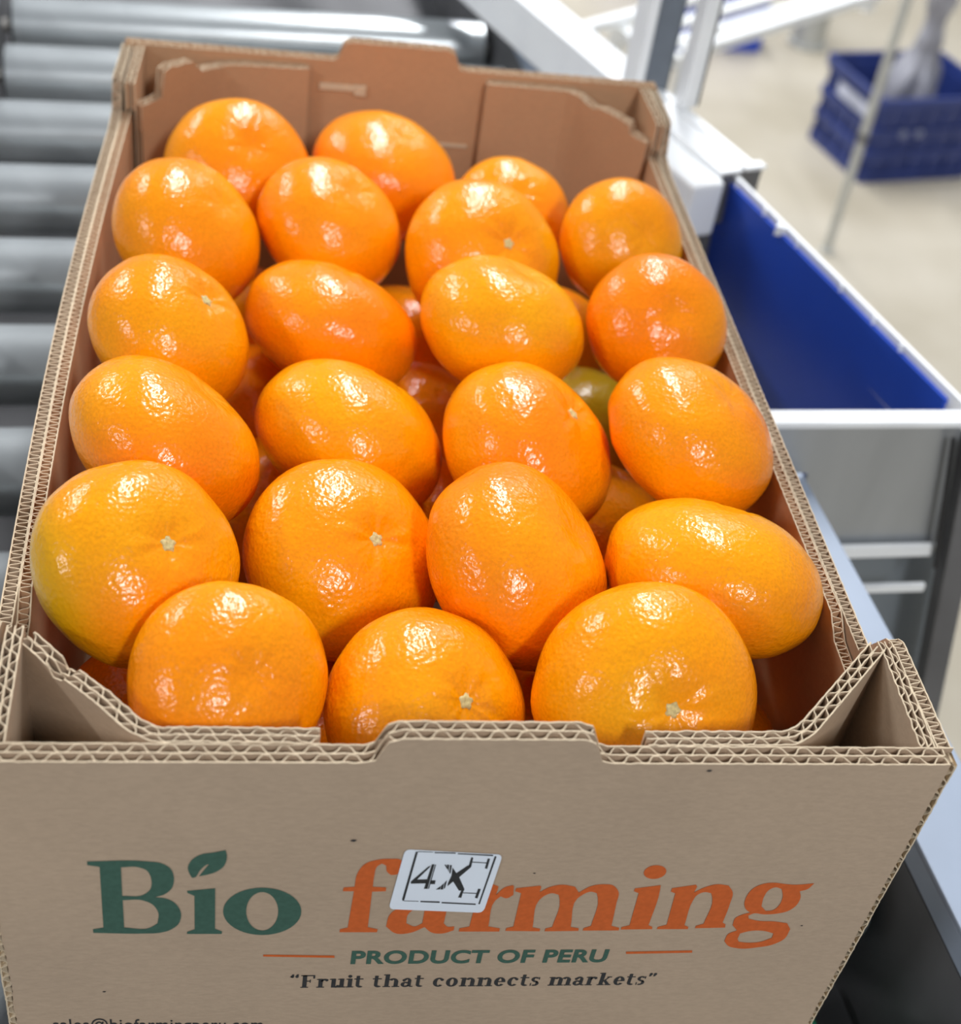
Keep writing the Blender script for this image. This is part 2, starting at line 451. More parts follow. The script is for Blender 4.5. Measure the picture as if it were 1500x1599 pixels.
# ------------------------------------------------------------------ blue crate on the floor
crx = math.radians(14)
crate = tag(empty('plastic_crate', (1256, 2492, FZ), crx), 'dark blue plastic crate with slotted sides standing on the floor behind the thin pole', 'crate')
W, D, H = 305, 240, 204
def rrect(x0, x1, y0, y1, r, n=5):
    out = []
    for cx, cy, a0 in ((x1 - r, y1 - r, 0), (x0 + r, y1 - r, 90), (x0 + r, y0 + r, 180), (x1 - r, y0 + r, 270)):
        for i in range(n + 1):
            a = math.radians(a0 + 90 * i / n); out.append((cx + r * math.cos(a), cy + r * math.sin(a)))
    return out
def ring(mb, o0, o1, inset, z0, z1, thick):
    a = rrect(-o0, W + o0, -o0, D + o0, 18); b = rrect(-o1, W + o1, -o1, D + o1, 18)
    ai = rrect(thick - o0, W + o0 - thick, thick - o0, D + o0 - thick, 14); bi = rrect(thick - o1, W + o1 - thick, thick - o1, D + o1 - thick, 14)
    n = len(a)
    vs = [(x, y, z0) for x, y in a] + [(x, y, z1) for x, y in b] + [(x, y, z1) for x, y in bi] + [(x, y, z0) for x, y in ai]
    fs = []
    for q in range(4):
        for i in range(n):
            fs.append((q * n + i, q * n + (i + 1) % n, ((q + 1) % 4) * n + (i + 1) % n, ((q + 1) % 4) * n + i))
    mb.add(vs, fs)
mb = MB()
ring(mb, -6, -3, 0, 6, 186, 4)
mb.prism(rrect(0, W, 0, D, 16), 2, 8)
mb.build('body', M['crate'], crate, smooth=35)
for z0, z1, o in ((0, 22, 0), (58, 76, 2), (112, 130, 3), (180, 204, 6)):
    mb = MB(); ring(mb, o, o + 1, 0, z0, z1, 8); mb.build('rim' if z1 == 204 else 'band', M['crate'], crate, smooth=35)
mb = MB()
for i in range(6):
    x = 22 + i * (W - 44) / 5
    mb.box(x - 5, x + 5, -1, 4, 20, 178); mb.box(x - 5, x + 5, D - 4, D + 1, 20, 178)
for i in range(5):
    y = 22 + i * (D - 44) / 4
    mb.box(-1, 4, y - 5, y + 5, 20, 178); mb.box(W - 4, W + 1, y - 5, y + 5, 20, 178)
mb.build('rib', M['crate'], crate)
mb = MB(); mb.box(-4.5, -2.5, 40, 170, 140, 170); mb.build('pale_plate', M['crate_pale'], crate)  # pale plate on the crate's left side
for (x, z, r) in ((74, 121, 9), (118, 121, 9)):
    mbx = MB()
    for i in range(14):
        a0 = 2 * math.pi * i / 14; a1 = 2 * math.pi * (i + 0.8) / 14
        mbx.add([(x + r * math.cos(a0), -4.4, z + r * math.sin(a0)), (x + r * math.cos(a1), -4.4, z + r * math.sin(a1)),
                 (x + (r - 4) * math.cos(a1), -4.4, z + (r - 4) * math.sin(a1)), (x + (r - 4) * math.cos(a0), -4.4, z + (r - 4) * math.sin(a0))], [(0, 1, 2, 3)])
    mbx.build('printed_mark', M['crate_pale'], crate)
# film bag bunched up out of the crate
bag = tag(empty('plastic_bag', (1256 + 95, 2492 + 150, FZ + 9)), 'crumpled grey plastic film bag rising out of the blue crate', 'bag')
mb = MB()
seg, rows = 40, 46; vs = []
for j in range(rows):
    u = j / (rows - 1); z = u * 560
    if u < 0.30: r = 66 - 6 * u / 0.3
    elif u < 0.48: r = 60 - 33 * (u - 0.30) / 0.18
    elif u < 0.72: r = 27 + 6 * math.sin(u * 30)
    else: r = 30 + 120 * (u - 0.72)
    for i in range(seg):
        a = 2 * math.pi * i / seg
        n_ = noise.noise(Vector((math.cos(a) * 2.2, math.sin(a) * 2.2, u * 7))) * 0.35 + 0.16 * math.sin(a * 9 + u * 5) * (u > 0.25)
        rr = r * (1 + n_ * (0.4 if u < 0.25 else 1))
        vs.append((rr * math.cos(a) + 30 * math.sin(u * 2.6), rr * 0.8 * math.sin(a), z))
fs = [(j * seg + i, j * seg + (i + 1) % seg, (j + 1) * seg + (i + 1) % seg, (j + 1) * seg + i) for j in range(rows - 1) for i in range(seg)]
fs.append(tuple(range(seg - 1, -1, -1))); fs.append(tuple((rows - 1) * seg + i for i in range(seg)))
mb.add(vs, fs)
mb.build('film', M['film'], bag, smooth=True)

# ------------------------------------------------------------------ things far back
ang = math.atan2(258, 322)
ft = tag(empty('roller_table', (437, 1881, FZ), ang), 'white tube roller table standing far behind the posts', 'roller table')
HT = H0 - 500
for off, a, b in ((6, -20, 640), (-140, 60, 640)):
    mb = MB(); mb.box(a, b, off - 9, off + 9, HT - 20, HT); mb.build('side_tube', M['white_alu'], ft, bevel=4)
for off in (-50, -100):
    mb = MB(); mb.tube((20, off, HT - 12), (630, off, HT - 12), 10, 16); mb.build('tube', M['white_alu'], ft, smooth=40)
for x in (75, 620):
    mb = MB(); mb.box(x - 10, x + 10, -140, 0, HT - 42, HT - 22); mb.build('cross_bar', M['white_alu'], ft)
    for off in (6, -140):
        if x < 100:
            mb = MB(); mb.box(x - 12, x + 12, off - 12, off + 12, 0, HT - 20); mb.build('leg', M['white_alu'], ft)
def floor_box(name, x, y, w, d, h, rz, label, mat, group=None):
    t = tag(empty(name, (x, y, FZ), rz), label, 'box', group)
    mb = MB(); mb.box(0, w, 0, d, 0, 4); mb.box(0, w, 0, 4, 4, h); mb.box(0, w, d - 4, d, 4, h); mb.box(0, 4, 4, d - 4, 4, h); mb.box(w - 4, w, 4, d - 4, 4, h)
    mb.build('body', mat, t)
    mb = MB()
    for x0, x1, y0, y1 in ((-6, w + 6, -6, 3), (-6, w + 6, d - 3, d + 6), (-6, 3, 3, d - 3), (w - 3, w + 6, 3, d - 3)): mb.box(x0, x1, y0, y1, h - 14, h)
    mb.build('rim', mat, t)
    return t
floor_box('storage_bin', 1085, 3195, 118, 160, 170, 0.05, 'bright blue plastic bin on the floor below the white roller table', M['bright_blue'])
floor_box('storage_bin', 955, 3150, 70, 130, 150, 0.05, 'small bright blue bin seen between the two posts', M['bright_blue'])
floor_box('storage_bin', 860, 3560, 120, 160, 190, 0.05, 'blue bin at the top edge behind the first post', M['bright_blue'])
cm = tag(empty('support_column', (1362, 3290, FZ)), 'pale grey round column standing on the floor beyond the crate', 'column')
mb = MB(); mb.tube((0, 0, 10), (0, 0, 2600), 44, 32); mb.build('shaft', M['pole'], cm, smooth=40)
mb = MB(); mb.tube((0, 0, 0), (0, 0, 12), 52, 32); mb.build('base', M['pole'], cm, smooth=40)

# ------------------------------------------------------------------ the carton
ZB = -170.0
carton = tag(empty('fruit_carton', (0, 250, ZB)), 'open brown corrugated carton printed in green and orange, filled with mandarins', 'box')
def off(mb):     # into the carton's frame
    mb.v = [(x, y - 250, z - ZB) for x, y, z in mb.v]; return mb
KM = [M['kraft'], M['kraft_edge']]
KI = [M['kraft_bounce'], M['kraft_edge']]

def resample(path, step):
    out = []; s = 0.0; S = []
    for (x0, y0), (x1, y1) in zip(path[:-1], path[1:]):
        L = math.hypot(x1 - x0, y1 - y0); n = max(1, int(round(L / step)))
        for i in range(n):
            out.append((x0 + (x1 - x0) * i / n, y0 + (y1 - y0) * i / n)); S.append(s + L * i / n)
        s += L
    out.append(path[-1]); S.append(s)
    return out, S
def round_path(path, r=3.0):
    out = [path[0]]
    for i in range(1, len(path) - 1):
        p = Vector(path[i]); a = Vector(path[i - 1]); b = Vector(path[i + 1])
        da = (a - p); db = (b - p); k = min(r, da.length * .45, db.length * .45)
        p0 = p + da.normalized() * k; p2 = p + db.normalized() * k
        for j in range(5):
            t = j / 4; q = p0 * (1 - t) ** 2 + p * 2 * t * (1 - t) + p2 * t * t
            out.append((q.x, q.y))
    out.append(path[-1]); return out
def offset_path(pts, o):
    out = []; n = len(pts)
    for i in range(n):
        a = pts[max(0, i - 1)]; b = pts[min(n - 1, i + 1)]
        dx, dy = b[0] - a[0], b[1] - a[1]; L = math.hypot(dx, dy) or 1
        oo = o[i] if isinstance(o, list) else o
        out.append((pts[i][0] - dy / L * oo, pts[i][1] + dx / L * oo))
    return out
def corr(path, ztop, zbot, t, period=8.4, walls=2, depth=16, seed=0, rag=0.35, mbx=None, trim=0.0, side=0):
    """corrugated board standing on edge: liners with wavy fluting between them, open at the cut edge"""
    rnd = random.Random(seed); mb = mbx or MB()
    pts, S = resample(path, period / 10)
    zt = [ztop(s) for s in S]; zb = [zbot] * len(S)
    jit = lambda k: [z + rag * noise.noise(Vector((s * 0.35, k * 9.1 + seed, 0))) for z, s in zip(zt, S)]
    for k in range(walls + 1):
        o = -t / 2 + t * k / walls
        cp = offset_path(pts, o); zz = jit(k)
        if trim and k < 2:
            lim = abs(path[0][0]) - trim - k
            cp = [(max(-lim, min(lim, x)), y) for x, y in cp]
        mb.strip(cp, 0.48, zz, zb, 0 if (k == 0 or not side) else side, 1)
    for k in range(walls):
        oc = -t / 2 + t * (k + 0.5) / walls; A = t / walls / 2 - 0.35; ph = rnd.random() * 6.28
        wob = [oc + A * math.tanh(1.9 * math.sin(2 * math.pi * s / period + ph + 0.9 * noise.noise(Vector((s * 0.06, k, seed)))) + 0.5 * noise.noise(Vector((s * 0.2, k, seed + 3)))) / 0.93 for s in S]
        wp = offset_path(pts, wob)
        if trim:
            lim = abs(path[0][0]) - trim - 0.5
            wp = [(max(-lim, min(lim, x)), y) for x, y in wp]
        mb.strip(wp, 0.36, [z - 0.25 for z in jit(k + 5)], [max(zbot, z - depth) for z in zt], 0, 1)
    return mb
def prof(knots):
    def f(s):
        if s <= knots[0][0]: return knots[0][1]
        for (a, za), (b, zb_) in zip(knots[:-1], knots[1:]):
            if s <= b:
                u = (s - a) / (b - a) if b > a else 1
                return za + (zb_ - za) * u
        return knots[-1][1]
    return f

# front panel: outer face at y = 0, tab in the middle of its top edge
TAB = [(0, 0), (113, 0), (116, 1.2), (119, 9.2), (123, 11), (177, 11), (181, 9.2), (184, 1.2), (187, 0), (300, 0)]
fb = corr([(-150, 3.3), (150, 3.3)], prof(TAB), ZB, 6.6, 8.4, 2, 18, 3, trim=3.4)
def ragged(z, k): return noise.noise(Vector((z * 0.09, k * 7.3, 1.7))) + 0.6 * noise.noise(Vector((z * 0.45, k * 3.1, 4.2)))
for sx in (-1, 1):                       # crushed cut edges down both sides: open flutes behind a ragged outer liner
    zs = [ZB + i * 0.8 for i in range(int((-ZB - 1.0) / 0.8))]
    for kind in range(4):
        vs = []
        for z in zs:
            if kind == 0:                # torn fringe of the outer liner
                x0, x1, y0, y1 = 145.5, 147.0 + 0.55 * ragged(z, sx), 0.02, 0.55
            elif kind == 1:              # zigzag flute ends
                c = 148.3 + 1.25 * math.tanh(2 * math.sin(z * 0.95 + 2.2 * ragged(z * .5, sx + 9))); x0, x1, y0, y1 = c - .2, c + .2, 0.9, 6.0
            elif kind == 2:
                c = 148.0 + 1.0 * math.sin(z * 1.7 + 3 * ragged(z * .5, sx + 5)); x0, x1, y0, y1 = c - .17, c + .17, 2.6, 6.2
            else:                        # outermost edge
                c = 149.8 + 0.35 * ragged(z, sx + 3); x0, x1, y0, y1 = c - .25, c + .25, 1.2, 6.4
            vs += [(sx * x0, y0, z), (sx * x1, y0, z), (sx * x1, y1, z), (sx * x0, y1, z)]
        fs = []
        for i in range(len(zs) - 1):
            p = 4 * i; q = p + 4
            fs += [(p, p + 1, q + 1, q), (p + 1, p + 2, q + 2, q + 1), (p + 2, p + 3, q + 3, q + 2), (p + 3, p, q, q + 3)]
        fb.add(vs, fs, 0 if kind == 0 else 1)
front = off(fb).build('front_panel', KM, carton)
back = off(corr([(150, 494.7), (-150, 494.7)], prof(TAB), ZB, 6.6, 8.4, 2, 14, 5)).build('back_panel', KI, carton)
mb = MB()
mb.prism([(-44, 489.9), (-18, 489.9), (-18, 491.2), (-44, 491.2)], -17.5, -13.5, 0)
mb.prism([(-24, 489.4), (-17.5, 489.4), (-17.5, 491.2), (-24, 491.2)], -19.5, -13.2, 0)
off(mb).build('punched_slot', M['kraft_edge'], back, bevel=0.5)
mb = MB(); mb.prism([(18, 489.9), (44, 489.9), (44, 491.2), (18, 491.2)], -46.5, -44.6, 0)
off(mb).build('score_line', M['kraft_edge'], back, bevel=0.4)

# long side walls: an outer sheet with raised ends and an inner folded sheet
def side(sx):
    bul = 5.0 if sx < 0 else 0.0
    rim = -22 if sx > 0 else -19
    def xx(y, b): return sx * (b + bul * math.sin(math.pi * min(1, max(0, (y - 20) / 460))))
    ys = [7 + i * (486 / 60) for i in range(61)]
    if sx > 0: ys = ys[::-1]
    path = [(xx(y, 147.6 if sx > 0 else 149.0), y) for y in ys]
    L = 486.0
    hi, lo = -1.0, rim
    kn = [(0, hi), (46, hi), (50, hi - 2), (62, lo), (L - 66, lo), (L - 50, lo + 3), (L - 44, hi - 1), (L - 41, hi), (L, hi)]
    if sx > 0: kn = [(L - a, b) for a, b in kn][::-1]; kn = [(L - a, b) for a, b in [(0, hi), (46, hi), (50, hi - 2), (62, lo), (L - 66, lo), (L - 50, lo + 3), (L - 44, hi - 1), (L - 41, hi), (L, hi)]][::-1]
    o = off(corr(path, prof(kn), ZB, 4.4, 3.6, 1, 8, 7 + sx, 0.3)).build('side_wall', KM, carton)
    ys2 = [54 + i * (392 / 50) for i in range(51)]
    if sx > 0: ys2 = ys2[::-1]
    path = [(xx(y, 142.4 if sx > 0 else 144.2), y) for y in ys2]
    kn = [(0, lo - 6), (24, lo - 5), (34, lo + .6), (360, lo + .6), (392, lo + 1)]
    if sx > 0: kn = [(392 - a, b) for a, b in kn][::-1]
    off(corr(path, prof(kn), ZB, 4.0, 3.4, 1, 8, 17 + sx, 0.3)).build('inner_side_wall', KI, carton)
side(-1); side(1)
# corner flaps: from the end panel diagonally across the corner to the side wall, then back along the side wall
def corner(sx, front_end):
    fy = (lambda y: y) if front_end else (lambda y: 498 - y)
    P = [(sx * 50, fy(9.6)), (sx * 97, fy(10.2)), (sx * 104, fy(15)), (sx * 139.5, fy(51))]
    Q = [(sx * 143.2, fy(54)), (sx * 142.0, fy(7.6))]
    if front_end:
        kn = [(0, 0.2), (46, 0.0), (58, -1.2), (80, -1.0), (102, -0.6)]
        if sx < 0: kn = [(0, 0.4), (40, 0.2), (48, -0.8), (56, -2.0), (70, -1.5), (84, -3.0), (86, -5.5), (90, -6.5), (92, -3.5), (102, -3.0)]
    else:
        kn = [(0, -4), (46, -4), (56, -4.5), (66, -7.5), (70, -6.5), (74, -5.6), (92, -7), (94, -12), (102, -13)]
        if sx < 0: kn = [(0, -4), (36, -4.5), (52, -6), (64, -5.5), (70, 1.5), (86, 2.5), (90, 1), (92, -13), (102, -14)]
    path = round_path(P, 2.4)
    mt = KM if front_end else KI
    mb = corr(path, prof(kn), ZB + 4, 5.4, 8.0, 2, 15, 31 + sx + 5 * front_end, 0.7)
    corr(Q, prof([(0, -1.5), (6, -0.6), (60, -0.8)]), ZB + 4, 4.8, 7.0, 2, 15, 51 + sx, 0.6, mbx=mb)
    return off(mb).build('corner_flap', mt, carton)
for sx in (-1, 1):
    for fe in (True, False): corner(sx, fe)
mb = MB(); mb.box(-148, 148, 7.5, 491, ZB, ZB + 4)
off(mb).build('bottom', M['kraft'], carton)

